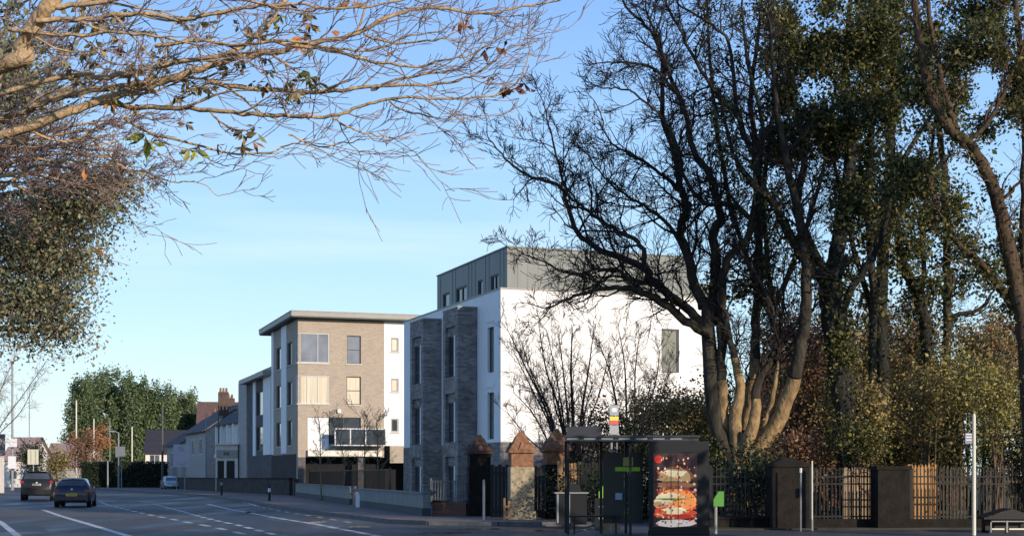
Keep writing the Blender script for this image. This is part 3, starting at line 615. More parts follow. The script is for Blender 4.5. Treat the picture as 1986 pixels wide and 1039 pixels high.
# ---------------- houses further up the road
def house(px0, Yd, w, d, eave, ridge, rz, label, wallm, roofm, wins=(), ridge_along='y', chim=(), px_at='corner'):
    X = (px0-CX)/F*Yd; t = thing('house', label, 'house', (X, Yd, 0), rz, None)
    m = MB(); m.wall((0, 0, 0), (0, 1, 0), (-1, 0, 0), 0, d, 0, eave, [w_[1] for w_ in wins if w_[0] == 'L'], .12)
    m.wall((0, 0, 0), (1, 0, 0), (0, -1, 0), 0, w, 0, eave, [w_[1] for w_ in wins if w_[0] == 'F'], .12)
    m.wall((w, 0, 0), (0, 1, 0), (1, 0, 0), 0, d, 0, eave); m.wall((0, d, 0), (1, 0, 0), (0, 1, 0), 0, w, 0, eave)
    if ridge_along == 'y': m.poly([(0, 0, eave), (w, 0, eave), (w/2, 0, ridge-.1)]); m.poly([(0, d, eave), (w/2, d, ridge-.1), (w, d, eave)])
    else: m.poly([(0, 0, eave), (0, d, eave), (0, d/2, ridge-.1)]); m.poly([(w, 0, eave), (w, d/2, ridge-.1), (w, d, eave)])
    m.build('wall', wallm, t)
    o = .35; th = .12; r = MB()
    if ridge_along == 'y':
        for s in (0, 1):
            xe = -o if s == 0 else w+o; sl = (ridge-eave)/(w/2); ze = eave-o*sl
            a, b_, c, e_ = (xe, -o, ze), (w/2, -o, ridge), (w/2, d+o, ridge), (xe, d+o, ze)
            r.quad(a, b_, c, e_); r.quad(*[(p[0], p[1], p[2]+th) for p in (a, b_, c, e_)])
            r.quad(a, b_, (b_[0], b_[1], b_[2]+th), (a[0], a[1], a[2]+th)); r.quad(a, e_, (e_[0], e_[1], e_[2]+th), (a[0], a[1], a[2]+th)); r.quad(e_, c, (c[0], c[1], c[2]+th), (e_[0], e_[1], e_[2]+th))
    else:
        for s in (0, 1):
            ye = -o if s == 0 else d+o; sl = (ridge-eave)/(d/2); ze = eave-o*sl
            a, b_, c, e_ = (-o, ye, ze), (-o, d/2, ridge), (w+o, d/2, ridge), (w+o, ye, ze)
            r.quad(a, b_, c, e_); r.quad(*[(p[0], p[1], p[2]+th) for p in (a, b_, c, e_)])
            r.quad(a, b_, (b_[0], b_[1], b_[2]+th), (a[0], a[1], a[2]+th)); r.quad(a, e_, (e_[0], e_[1], e_[2]+th), (a[0], a[1], a[2]+th)); r.quad(b_, e_ if False else c, (c[0], c[1], c[2]+th), (b_[0], b_[1], b_[2]+th))
    ro = r.build('roof', roofm, t)
    for cx_, cy_, cw_, ch in chim:
        c = MB(); c.cbox(cx_, cy_, ridge-1.2, cw_, cw_*.6, ch+1.2); cc = c.build('chimney', mat('sooty_brick', (.085, .06, .05), .9, var=.3), t)
        c = MB()
        for i in range(3): c.cyl(cx_-cw_*.3+i*cw_*.3, cy_, ridge+ch-.001, ridge+ch+.45, .13, .10, 8)
        c.build('chimney_pot', M_TERRA, cc)
    for w_ in wins:
        sd_, h = w_[0], w_[1]; gm = w_[2] if len(w_) > 2 else M_GLASS
        if sd_ == 'L': win(t, (0, 0, 0), (0, 1, 0), (-1, 0, 0), h, M_FRAMEW, gm, inset=.08, fw=.1, mull=(.5,))
        else: win(t, (0, 0, 0), (1, 0, 0), (0, -1, 0), h, M_FRAMEW, gm, inset=.08, fw=.1, mull=(.5,))
    return t
rzB = R(21)
# terrace house with cream bay columns and shop front
h1 = house(486, 131, 8, 17, 6.6, 9.3, rzB, 'slate roofed house with row of tall cream framed upper windows above white shop front', M_CREAM, M_SLATE,
           [('L', (1.2+i*3.1, 3.3+i*3.1, 3.9, 6.1), mat('dull_glass', (.03, .033, .04), .5, spec=.15)) for i in range(5)], 'y', ((4, 14, 1.2, .9),))
m = MB()
for i in range(6): m.box(-.35, .7+i*3.1, 3.6, -.003, 1.0+i*3.1, 6.4)
m.box(-.4, .4, 3.3, -.003, 16.8, 3.6); m.build('bay_mullions', M_WHITE, h1)
m = MB(); m.box(-.03, -.02, 0, -.004, 16.9, 3.25); m.build('dark_ground_floor', M_SLATE, h1)
sX = (418-CX)/F*133; shop = thing('shop_front', 'small white shop front with dark doors and grey fascia sign under cream windows', 'shop', (sX, 133, 0), R(4))
m = MB(); m.wall((0, 0, 0), (1, 0, 0), (0, -1, 0), 0, 2.0, 0, 4.3, [(.15, .8, .9, 2.9), (.95, 1.75, .9, 2.9)], .15); m.wall((0, 0, 0), (0, 1, 0), (-1, 0, 0), 0, 7, 0, 4.3); m.wall((2.0, 0, 0), (0, 1, 0), (1, 0, 0), 0, 7, 0, 4.3); m.quad((0, 0, 4.3), (2, 0, 4.3), (2, 7, 4.3), (0, 7, 4.3)); m.build('wall', M_CREAM, shop)
for h in ((.15, .8, .9, 2.9), (.95, 1.75, .9, 2.9)): win(shop, (0, 0, 0), (1, 0, 0), (0, -1, 0), h, M_CREAM, M_DARKM, inset=.12, fw=.04)
m = MB(); m.box(.1, -.12, 3.15, 1.95, -.003, 3.85); sg = m.build('fascia_sign', M_GREYR, shop)
m = MB()
for i in range(4): m.box(.75+i*.14, -.135, 3.35+.05*(i % 2), .84+i*.14, -.121, 3.65)
m.build('lettering', M_FRAME, sg)
m = MB(); m.box(-.05, -.35, 4.31, 2.1, .3, 4.42); m.build('cornice', M_CREAM, shop)
house(398, 150, 8, 13, 6.2, 8.9, rzB, 'dark slate gabled house with grey walls and tall chimney stacks beyond cream windowed house', M_GREYR, M_SLATE,
      [('L', (2, 4, 3.7, 5.4)), ('L', (7, 9, 3.7, 5.4)), ('F', (2, 3.5, 3.6, 5.2))], 'y', ((2, .8, 1.0, 1.2), (4, 9, 1.2, 1.0)))
house(352, 168, 9, 12, 5.2, 8.3, rzB, 'low house with broad dark slate roof and brown walls behind the white hoarding', M_GREYR, M_SLATE,
      [('L', (2, 4, 2.5, 4.2)), ('L', (7, 9, 2.5, 4.2))], 'y', ((4.5, 2, 1.2, .6),))
house(282, 196, 7.5, 9, 4.6, 7.6, R(8), 'black roofed house with small white framed windows beside the dark hedge', M_CREAM, M_SLATE,
      [('F', (.5, 1.9, 2.7, 4.3)), ('F', (3.0, 4.4, 2.7, 4.3))], 'x', ())
house(385, 215, 16, 10, 9.0, 12.4, R(10), 'large red tiled house with orange chimney pots rising behind the dark roofs', M_BRN, M_TILE,
      [('F', (2, 3.2, 6, 8)), ('F', (6, 7.2, 6, 8))], 'x', ((4, 5, 2.0, .5),))
house(84, 205, 6, 9, 3.0, 6.0, R(0), 'pinkish brown roofed bungalow seen beyond the black estate car', M_GREYR, mat('pink_tile', (.30, .21, .19), .85, var=.2), [], 'x', ())
house(8, 188, 3.2, 9, 3.6, 6.4, R(0), 'low dusty pink roofed house behind the double white signs', M_CREAM, mat('pink_tile', (.30, .21, .19), .85, var=.2), [('F', (.6, 1.6, 1, 2.2))], 'x', ())
t = thing('commercial_building', 'dark fronted flat roofed building with white ground floor cut by left edge', 'building', (-48.3, 128, 0), 0)
m = MB(); m.box(-8, 0, 3.3, 3.3, 2.5, 5.2); m.build('fascia', mat('navy_panel', (.02, .025, .05), .6), t)
m = MB(); m.wall((0, .1, 0), (1, 0, 0), (0, -1, 0), -8, 3.2, 0, 3.3, [(-7, -5, .8, 2.8), (1.9, 2.7, .8, 2.8)], .15); m.wall((3.2, 0, 0), (0, 1, 0), (1, 0, 0), .1, 2.5, 0, 3.3); m.build('wall', M_CREAM, t)
win(t, (0, .1, 0), (1, 0, 0), (0, -1, 0), (1.9, 2.7, .8, 2.8), M_FRAMEW, M_GLASS)
# house glimpsed behind the right-hand trees
house(1535, 66, 8, 9, 4.6, 7.3, R(6), 'brown brick house with dark tiled roof glimpsed behind the ivy clad trees', M_BRN, mat('brown_tile', (.05, .035, .03), .9, var=.3), [('F', (2, 3.3, 3.2, 4.6)), ('F', (5.5, 6.8, 3.2, 4.6))], 'x', ())

# ================================================================ WALLS, FENCES, PILLARS
def wallrun(name, label, cat, P, zs, th, m, cop=None, copm=M_COPING, z0=0.0):
    t = thing(name, label, cat, (P[0][0], P[0][1], 0))
    a = MB()
    for (p, q, h0, h1_) in [(P[i], P[i+1], zs[i], zs[i+1]) for i in range(len(P)-1)]: a.obox(p, q, th, z0, h0, h1_-h0)
    a.build('wall_body', m, t, world=True)
    if cop:
        a = MB()
        for (p, q, h0, h1_) in [(P[i], P[i+1], zs[i], zs[i+1]) for i in range(len(P)-1)]: a.obox(p, q, th+.08, h0+.003, h0+cop, h1_-h0)
        a.build('coping', copm, t, world=True)
    return t
M_WBASE = mat('dark_block', (0.055, 0.065, 0.075), .8, var=.2)
M_WUP = mat('grey_wall_render', (0.17, 0.19, 0.19), .7, var=.18, vscale=1.5)
def twotone(label, pA, pB, topA, topB):
    A_, B_ = gnd(*pA), gnd(*pB); hA, hB = zat(topA, A_[1]), zat(topB, B_[1])
    t = thing('boundary_wall', label, 'wall', (A_[0], A_[1], 0), 0, 'low grey walls in front of the flats')
    a = MB(); a.obox(A_, B_, .34, 0, hA*.42, (hB-hA)*.42); a.build('plinth', M_WBASE, t, world=True)
    a = MB(); a.obox(A_, B_, .28, hA*.42+.003, hA-.06, (hB-hA)*.42); a.build('wall_body', M_WUP, t, world=True)
    a = MB(); a.obox(A_, B_, .36, hA-.057, hA+.02, (hB-hA)); a.build('coping', M_COPING, t, world=True)
    return t
twotone('low grey capped wall left of the pink pier, below the saplings', (577, 965), (684, 983), 937, 943)
twotone('low grey capped wall right of the pink pier, ending beside the railings', (697, 985), (828, 1006), 946.5, 955)
P_ = gnd(691, 984)
t = thing('gate_pier', 'small pinkish pier between the two low grey walls', 'pier', (P_[0], P_[1], 0)); a = MB(); a.cbox(0, .25, 0, .38, .3, .85); a.build('pier_shaft', mat('pink_stone', (.30, .22, .21), .8), t); a = MB(); a.cbox(0, .25, .853, .46, .38, .08); a.build('pier_cap', mat('pink_stone', (.30, .22, .21), .8), t)
w = gnd(694, 988); t = thing('marker_post', 'short white marker post on the pavement in front of the pink pier', 'post', (w[0], w[1], .12)); a = MB(); a.cbox(0, 0, 0, .17, .1, .62); a.build('post_body', mat('white_plastic', (.75, .77, .8), .5), t); a = MB(); a.frust(0, 0, .621, .68, .17, .10); a.build('post_cap', M_FRAMEW, t)
wallrun('boundary_wall', 'long dark brick wall running up the road past the shop front', 'wall', [(-38.2, 163), (-27, 134), (-16.0, 106.5)], [1.25, 1.25, 1.3], .3, M_BROWNW, .08, M_DSTONE)
wallrun('boundary_wall', 'short dark return wall beside the taupe flats corner', 'wall', [(-15.6, 105.6), (-14.9, 101.5)], [1.25, 1.2], .3, M_BROWNW, .08, M_DSTONE)
wallrun('boundary_wall', 'low brown brick stub wall below the brick bays', 'wall', [(-2.85, 53.3), (-1.62, 53.0)], [.62, .55], .3, M_BRN, .06, M_DSTONE)

def railing(label, p, q, z0, z1, n, m, rails, name='railing', cat='railings', r=.012, post=True, group=None, tips=True, w=None):
    p = Vector(p); q = Vector(q); t = thing(name, label, cat, (p.x, p.y, z0), 0, group)
    a = MB()
    for zr_ in rails: a.obox(p, q, .035, zr_-.02, zr_+.02)
    a.build('railing_bars', m, t, world=True); a = MB(); d = (q-p)
    for i in range(n):
        c = p + d*((i+.5)/n)
        if w: 
            a.cbox(c.x, c.y, z0, w, .02, z1-z0-.06 + random.uniform(-.02, .02))
        else:
            a.cbox(c.x, c.y, z0, r*2, r*2, z1-z0-.08)
            if tips: a.frust(c.x, c.y, z1-.08, z1, r*3.2, r*.4)
    a.build('pickets', m, t, world=True)
    if post:
        for c in (p, q): a = MB(); a.cbox(c.x, c.y, z0, .07, .07, z1-z0+.05); a.build('post', m, t, world=True)
    return t
railing('grey vertical railings between the low grey wall and the brick stub', (-2.95, 53.6), (-1.5, 52.9), .55, 1.42, 14, mat('slate_rail', (.10, .11, .12), .5), (.75, 1.35), r=.016)
# thin fence over the long grey walls with greenery behind
railing('thin dark railings on the lawn behind the low grey walls', (-14.2, 103), (-5.8, 70), .0, 1.9, 90, M_DARKM, (.3, 1.85), r=.014)
# three gate pillars
def pillar(px, pyb, halfpx, neck, capb, top, label, stone=False, dark=False):
    Y = gy(pyb); X = (px-CX)/F*Y; s = Y/F; w = halfpx*2*s
    t = thing('gate_pillar', label, 'pillar', (X, Y, .1), R(8), 'capped brick gate pillars'); zN, zC, zT = zat(neck, Y)-.1, zat(capb, Y)-.1, zat(top, Y)-.1
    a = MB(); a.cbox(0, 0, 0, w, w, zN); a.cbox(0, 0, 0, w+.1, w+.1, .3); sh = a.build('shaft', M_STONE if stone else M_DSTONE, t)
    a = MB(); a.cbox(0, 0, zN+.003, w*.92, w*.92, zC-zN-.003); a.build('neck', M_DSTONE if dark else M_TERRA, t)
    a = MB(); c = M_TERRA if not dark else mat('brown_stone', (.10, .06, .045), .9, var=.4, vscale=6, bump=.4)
    h = zT-zC; a.cbox(0, 0, zC+.003, w*1.16, w*1.16, .10); a.frust(0, 0, zC+.103, zC+h*.42, w*1.08, w*.80); a.frust(0, 0, zC+h*.42+.002, zC+h*.82, w*.74, w*.38); a.frust(0, 0, zC+h*.82+.002, zC+h, w*.30, w*.14)
    for k in range(4):
        ang = k*math.pi/2; cx_, cy_ = math.sin(ang)*w*.43, -math.cos(ang)*w*.43
        a.frust(cx_, cy_, zC+.11, zC+h*.5, w*.34, w*.05)
    a.build('cap', c, t)
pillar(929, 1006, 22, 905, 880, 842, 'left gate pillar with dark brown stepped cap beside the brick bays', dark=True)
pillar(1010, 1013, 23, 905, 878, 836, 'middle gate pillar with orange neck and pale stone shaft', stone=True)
pillar(1079, 1011, 24, 900, 875, 831, 'right gate pillar with orange cap and shaded dark shaft')  # shaft shade comes from the near-black stone colour
# gates: solid boarded leaves
def gate(pxa, pxb, Y, z0, z1, label, cover=True):
    xa, xb = (pxa-CX)/F*Y, (pxb-CX)/F*Y; t = thing('gate', label, 'gate', (xa, Y, z0), 0)
    a = MB(); n = max(3, int((xb-xa)/.12))
    for i in range(n): x0 = (xb-xa)*i/n; a.box(x0+.004, -.015, .05, x0+(xb-xa)/n-.004, .015, z1-z0-(.06 if i % 2 else 0))
    a.build('boards', M_DARKM, t); a = MB(); a.box(0, -.05, .2, xb-xa, -.016, .3); a.build('cross_rail', M_DARKM, t); a = MB(); a.box(0, -.05, z1-z0-.35, xb-xa, -.016, z1-z0-.25); a.build('cross_rail', M_DARKM, t)
    return t
gate(951, 988, 49.5, .12, 1.95, 'black boarded gate leaf between the left and middle pillars')
gate(1036, 1056, 49.4, .12, 1.9, 'narrow black gate leaf between the middle and right pillars')
w = (-.93, 48.6); t = thing('post', 'slim pale grey post in front of the left gate leaf', 'post', (w[0], w[1], .12)); a = MB(); a.cyl(0, 0, 0, 1.28, .045); a.build('post_body', M_GREYPOST, t); a = MB(); a.frust(0, 0, 1.281, 1.33, .09, .04, 12); a.build('post_cap', M_GREYPOST, t)
t = thing('broken_crate', 'rough brown upright timber frame leaning at the foot of middle pillar', 'timber', (-.25, 48.3, .12), R(6))
a = MB(); a.cbox(0, 0, 0, .07, .05, .72); a.cbox(.16, 0, 0, .07, .05, .62); a.build('upright', M_TIMBER, t); a = MB(); a.box(-.04, -.06, .4, .2, -.026, .47); a.box(-.04, -.06, .05, .24, -.026, .12); a.build('crosspiece', M_TIMBER, t)
def timber(pxa, pxb, Y, z0, z1, n, label, m=M_TIMBER, pointed=False, pw=.82):
    xa, xb = (pxa-CX)/F*Y, (pxb-CX)/F*Y; t = thing('timber_fence', label, 'fence', (xa, Y, z0), 0, 'timber fence panels behind the railings'); W_ = xb-xa; a = MB()
    for i in range(n):
        x0 = W_*i/n; hh = z1-z0+random.uniform(-.03, .03); a.box(x0+.006, -.01, 0, x0+W_/n*pw, .012, hh)
        if pointed: a.frust(x0+W_/n*.42, .001, hh, hh+.07, W_/n*.5, .01)
    a.build('palings', m, t); a = MB(); a.box(0, .014, .3, W_, .06, .4); a.build('rail', m, t); a = MB(); a.box(0, .014, z1-z0-.45, W_, .06, z1-z0-.35); a.build('rail', m, t)
    a = MB(); a.cbox(-.04, .03, 0, .08, .1, z1-z0+.05); a.build('post', m, t); a = MB(); a.cbox(W_+.05, .03, 0, .08, .1, z1-z0+.05); a.build('post', m, t)
    return t
timber(1086, 1168, 48.2, .1, 2.0, 12, 'pale brown timber fence right of the capped gate pillars')
timber(1640, 1708, 42.5, .16, 1.75, 13, 'weathered paling fence left of the second dark pillar', mat('grey_timber', (.30, .22, .14), .85, var=.4, stretch=(8, 8, .4)), True, .72)
timber(1576, 1636, 42.9, .16, 1.75, 9, 'darker gappy paling fence right of the thin white post', mat('shaded_timber', (.085, .07, .05), .9, var=.5), True, .5)  # same palings as the sunlit stretch, with shade put into the timber colour
timber(1766, 1812, 42.3, .16, 1.85, 7, 'orange brown timber boards right of the second dark pillar', mat('orange_timber', (.40, .22, .09), .85, var=.3, stretch=(8, 8, .4)), True)
timber(1814, 1996, 43.0, .16, 1.78, 26, 'dark gappy paling fence behind the white bus stop pole', mat('shaded_timber', (.085, .07, .05), .9, var=.5), True, .42)  # shade put into the paling colour
timber(1375, 1502, 43.0, .16, 1.75, 20, 'dark paling fence left of the first dark pillar under the forked tree', mat('shaded_timber', (.085, .07, .05), .9, var=.5), True, .45)  # paling colour darkened to stand for shade
def dpillar(pxa, pxb, top, label):
    Y = 39.9; xa, xb = (pxa-CX)/F*Y, (pxb-CX)/F*Y; t = thing('wall_pillar', label, 'pillar', ((xa+xb)/2, Y, .12), 0, 'dark square pillars in the railings'); w_ = xb-xa; h = zat(top, Y)-.12
    a = MB(); a.cbox(0, w_/2, 0, w_, w_, h-.1); a.build('shaft', M_DSTONE, t); a = MB(); a.cbox(0, w_/2, h-.098, w_+.08, w_+.08, .1); a.build('cap', M_DSTONE, t)
    if (pxb-pxa) > 65: a = MB(); a.frust(0, w_/2, h+.003, h+.16, w_*.95, w_*.2); a.build('cap_point', M_DSTONE, t)
dpillar(1498, 1570, 898, 'wide dark square pillar in the railings beside the thin white post')
dpillar(1703, 1765, 903, 'dark square pillar in the railings between the weathered and orange fences')
for (pa, pb, lab) in ((1378, 1497, 'black spiked railings right of the bus shelter'), (1571, 1702, 'black spiked railings between the two dark pillars'), (1766, 1996, 'black spiked railings behind the white bus stop pole')):
    Y = 40.6; railing(lab, ((pa-CX)/F*Y, Y), ((pb-CX)/F*Y, Y), .3, zat(905, Y), max(8, int((pb-pa)/7.6)), M_DARKM, (.45, 1.35, 1.55), r=.011, name='metal_railings')
a = MB(); a.box((1376-CX)/F*40.5, 40.42, .0, 16, 40.78, .38); wl = thing('plinth_wall', 'low dark stone plinth carrying the black spiked railings', 'wall', (5.5, 40.6, 0)); a.build('wall_body', M_DSTONE, wl, world=True)
a = MB(); a.box((1376-CX)/F*40.5, 40.38, .383, (1496-CX)/F*40.5, 40.82, .44); a.build('coping', M_DSTONE, wl, world=True)

# ================================================================ STREET FURNITURE
def pole(px, pyb, pyt, wpx, m, label, name='street_pole', Y=None, cap=None, arm=None, group='poles along the road'):
    Y = Y or gy(pyb); X = (px-CX)/F*Y; h = zat(pyt, Y); r = wpx/2*Y/F
    t = thing(name, label, 'pole' if name != 'street_lamp' else 'street lamp', (X, Y, 0), 0, group)
    a = MB(); a.cyl(0, 0, .25, h, r, r*.75, 10); a.build('shaft', m, t, smooth=False)
    a = MB(); a.cyl(0, 0, 0, .25, r*1.5, r*1.3, 10); a.build('base', m, t)
    if arm:
        a = MB(); a.rod((0, 0, h-.05), (arm, 0, h+.12), r*.5); a.build('arm', m, t); a = MB(); a.box(min(arm, arm-.55), -.12, h+.06, max(arm, arm-.55)+0.0, .12, h+.2); a.build('lamp_head', m, t)
    return t
pole(148, 944, 776, 3.4, M_PALE, 'tallest pale pole in front of the conifers', Y=185)
pole(182, 944, 811, 3, M_PALE, 'pale pole rising from the orange brown shrubs', Y=185)
pole(213, 944, 815, 2, M_GREYPOST, 'thin grey pole left of the small street lamp', Y=190)
pole(256, 944, 827, 3, M_PALE, 'pale pole right of the grey box sign', Y=185)
pole(315, 948, 787, 5, M_FRAME, 'thick dark pole beside the white hoarding', Y=160)
pole(24, 945, 700, 5, M_GREYPOST, 'grey mast carrying two white signs at the left edge', Y=150)
pole(57, 945, 745, 2.4, M_GREYPOST, 'slender pale mast in the sky behind the black estate car', Y=190)
pole(400, 944, 800, 2.5, M_GREYPOST, 'slim grey pole before the gabled house', Y=142)
pole(424, 944, 766, 3, M_FRAME, 'dark pole before the red roofed house', Y=142)
pole(209, 948, 893, 3.2, M_GREYPOST, 'short grey post in front of the dark hedge', Y=165)
lp = pole(230, 950, 838, 3.4, M_GREYPOST, 'grey street lamp with left pointing head', name='street_lamp', Y=158, arm=-.45, group='street lamps')
def sign(px, py0, py1, px1, Y, m, label, name='road_sign', face=None, posts=(0,), pb=None):
    xa, xb = (px-CX)/F*Y, (px1-CX)/F*Y; z0, z1 = zat(py1, Y), zat(py0, Y)
    t = thing(name, label, 'sign', ((xa+xb)/2, Y, 0)); w_ = xb-xa
    a = MB(); a.box(-w_/2, -.06, z0, w_/2, -.02, z1); p = a.build('sign_board', m, t)
    if face: a = MB(); [a.box(-w_/2+w_*f0, -.068, z0+(z1-z0)*g0, -w_/2+w_*f1, -.0605, z0+(z1-z0)*g1) for f0, f1, g0, g1 in face]; a.build('sign_marks', M_GREYR, p)
    for q in posts: a = MB(); a.cyl(q*w_, .03, 0, z1-.05, .05, .05, 8); a.build('post', M_GREYPOST, t)
    return t
M_SIGNW = mat('white_sign', (.72, .72, .74), .5, var=.05)
sign(15, 850, 866, 33, 149.5, M_SIGNW, 'upper white square sign on the grey mast at left edge', posts=())
sign(16, 884, 908, 31, 149.5, M_SIGNW, 'lower white sign on the grey mast at left edge', posts=())
sign(54, 871, 900, 75, 118, mat('cream_sign', (.58, .56, .42), .5), 'cream rectangular sign on a post beside the black estate car', face=((.25, .35, .05, .95), (.68, .8, .05, .95)))
sign(224, 865, 886, 243, 155, mat('grey_sign', (.17, .18, .20), .6), 'grey box sign in front of the dark hedge', posts=(.1,))
sign(336, 861, 905, 368, 136, mat('lilac_board', (.45, .42, .48), .6, var=.06), 'pale lilac hoarding board on two posts by the road', 'hoarding', ((.2, .7, .08, .14), (.3, .9, .18, .22), (.35, .65, .7, .9)), (-.3, .2))
def bollard(px, pyb, pyt, label, white):
    X, Y = gnd(px, pyb); h = zat(pyt, Y)-.12; t = thing('bollard', label, 'bollard', (X+.1, Y, .12), 0, 'bollards along the kerb')
    a = MB(); a.cyl(0, 0, 0, h-.1, .075, .07, 12); a.build('shaft', M_DARKM, t); a = MB(); a.frust(0, 0, h-.1, h, .17, .05, 12); a.build('cap', M_DARKM, t)
    a = MB(); a.cyl(0, 0, h-.42, h-.2, .079, .079, 12); a.build('reflective_band', M_SIGNW if white else M_GREYPOST, t)
bollard(427, 963, 929, 'black bollard on the kerb before the long dark wall', False)
bollard(519, 974.5, 939, 'bollard with a white band standing on the kerb nearest the low walls', True)
# near pole right: bus stop pole
Y = 36.0; X = (1889-CX)/F*Y
t = thing('bus_stop_pole', 'tall cream white pole with small lilac sign in front of the spiked railings', 'pole', (X, Y, .12))
a = MB(); a.cyl(0, 0, 0, 2.93, .048, .042, 12); a.build('shaft', M_PALE, t); a = MB(); a.frust(0, 0, 2.931, 2.98, .085, .03, 12); a.build('cap', M_PALE, t)
a = MB(); a.box(-.22, -.02, zat(860, Y)-.12, -.05, .02, zat(840, Y)-.12); p = a.build('sign_plate', mat('lilac_plate', (.25, .24, .34), .5), t)
a = MB(); [a.box(-.205, -.026, 2.32+.07*i, -.065, -.021, 2.345+.07*i) for i in range(3)]; a.build('sign_text', M_SIGNW, p)
t = thing('post', 'thin white post in front of the wide dark pillar', 'post', ((1575-CX)/F*39, 39, .12)); a = MB(); a.cyl(0, 0, 0, zat(893, 39)-.12, .022, .022, 8); a.build('post_body', M_PALE, t); a = MB(); a.cyl(0, 0, .0, .3, .03, .03, 8); a.build('post_sleeve', M_GREYPOST, t)
t = thing('post', 'thin grey post with white tip left of the thin white post', 'post', ((1553-CX)/F*38.6, 38.6, .12)); a = MB(); a.cyl(0, 0, 0, zat(916, 38.6)-.12, .022, .022, 8); a.build('post_body', M_GREYPOST, t); a = MB(); a.cyl(0, 0, zat(916, 38.6)-.12, zat(907, 38.6)-.12, .035, .035, 8); a.build('post_tip', M_SIGNW, t)
M_LIME = mat('lime_panel', (.32, .62, .04), .5); M_GREENP = mat('green_panel', (.09, .28, .05), .5)
Y = 37; t = thing('waste_post', 'grey post topped by a cut corner green plate right of the bus shelter', 'sign', ((1388-CX)/F*Y, Y, .12))
a = MB(); a.cyl(0, 0, 0, .95, .04, .04, 10); a.build('post', M_GREYPOST, t)
z0, z1 = zat(981, Y)-.12, zat(952, Y)-.12; a = MB(); pts = [(-.06, z0), (.2, z0), (.2, z1), (.07, z1), (-.06, z0+.17)]
a.poly([(x_, -.06, z_) for x_, z_ in pts]); a.poly([(x_, -.03, z_) for x_, z_ in pts][::-1])
for i in range(5): q, w2 = pts[i], pts[(i+1) % 5]; a.quad((q[0], -.06, q[1]), (w2[0], -.06, w2[1]), (w2[0], -.03, w2[1]), (q[0], -.03, q[1]))
a.build('green_plate', M_GREENP, t)
# litter bins and stand near the shelter
Y = 39.5
t = thing('litter_bin', 'black litter bin with lime green angled top left of the shelter post', 'bin', ((1177-CX)/F*Y, Y, .12))
a = MB(); a.cbox(0, 0, 0, .62, .5, .85); a.cbox(0, 0, 0, .68, .56, .08); a.build('bin_body', M_DARKM, t); a = MB(); a.box(-.24, -.27, .3, .2, -.253, .34); a.box(-.24, -.27, .62, .2, -.253, .64); a.build('trim', M_GREYPOST, t)
z0, z1 = .86, 1.2; a = MB(); pts = [(-.22, z0), (.02, z0), (.02, z1), (-.10, z1), (-.22, z0+.16)]
a.poly([(x_, -.16, z_) for x_, z_ in pts]); a.poly([(x_, .12, z_) for x_, z_ in pts][::-1])
for i in range(5): q, w2 = pts[i], pts[(i+1) % 5]; a.quad((q[0], -.16, q[1]), (w2[0], -.16, w2[1]), (w2[0], .12, w2[1]), (q[0], .12, q[1]))
a.build('lime_top', M_LIME, t)
t = thing('litter_bin', 'black box bin with pale lid rim in front of the timber fence', 'bin', ((1108-CX)/F*44, 44, .12))
a = MB(); a.cbox(0, 0, 0, .9, .6, .92); a.build('bin_body', M_DARKM, t); a = MB(); a.cbox(0, 0, .923, 1.0, .68, .04); a.build('lid_rim', M_GREYPOST, t); a = MB(); a.frust(.05, 0, .966, 1.2, .5, .36); a.cyl(.05, 0, 1.2, 1.3, .03); a.build('lid', M_DARKM, t)
for dx in (-.44, -.1): a = MB(); a.box(dx, -.34, .05, dx+.05, -.302, .9); a.build('leg', M_GREYPOST, t)
# roofed box at the bottom right
Y = 37.5; t = thing('grit_shelter', 'low dark timber shelter box with sloping roof and pale cross rail at the right edge', 'shelter', ((1948-CX)/F*Y, Y, .12))
zA = zat(985, Y)-.12; a = MB(); a.poly([(-.62, -.3, zA-.22), (0.1, -.3, zA), (0.1, .5, zA), (-.62, .5, zA-.22)]); a.poly([(0.1, -.3, zA), (.8, -.3, zA-.2), (.8, .5, zA-.2), (0.1, .5, zA)])
a.poly([(-.62, -.3, zA-.25), (.8, -.3, zA-.23), (.1, -.3, zA-.005)]); a.box(-.62, -.31, zA-.27, .8, .5, zA-.22); a.build('roof', M_DARKM, t)
a = MB(); a.cbox(.1, .12, 0, 1.1, .6, zA-.56); a.box(-.45, .1, zA-.6, .65, .42, zA-.27); a.build('body', M_DARKM, t)
a = MB(); a.box(-.42, -.2, zA-.34, .68, -.17, zA-.31); a.box(-.42, -.2, .02, -.39, -.17, zA-.3); a.box(.65, -.2, .02, .68, -.17, zA-.3); a.box(-.02, -.21, .02, .02, -.18, zA-.3); a.build('frame', M_GREYPOST, t)
a = MB(); a.box(-.38, -.19, zA-.54, -.06, -.172, zA-.50); a.box(.06, -.19, zA-.54, .55, -.172, zA-.5); a.build('cross_rail', M_PALE, t)

# ---------------- bus shelter
SY = 36.0; sx0 = (1100-CX)/F*SY; sx1 = (1372-CX)/F*SY
t = thing('bus_shelter', 'black framed bus shelter with flat slatted roof and lit burger poster end panel', 'bus shelter', (sx0, SY, .12)); L_ = sx1-sx0; zr_ = zat(852, SY)-.12
a = MB(); a.box(-.05, -.25, zr_-.04, L_*.93, 1.5, zr_+.05); a.box(-.08, -.32, zr_+.052, L_*.93+.03, -.18, zr_+.10)
a.build('roof', mat('roof_metal', (.022, .025, .032), .4, spec=.6), t)
a = MB(); [a.box(-.02+i*.42, -.262, zr_-.0, .26+i*.42, -.2502, zr_+.03) for i in range(7)]; a.build('roof_trim', mat('steel', (.35, .36, .38), .3, metal=.6), t)
a = MB(); a.box(0, .1, zr_+.06, (1166-1100)/F*SY, .28, zat(826, SY)-.12); a.build('header_box', mat('roof_metal', (.022, .025, .032), .4), t)
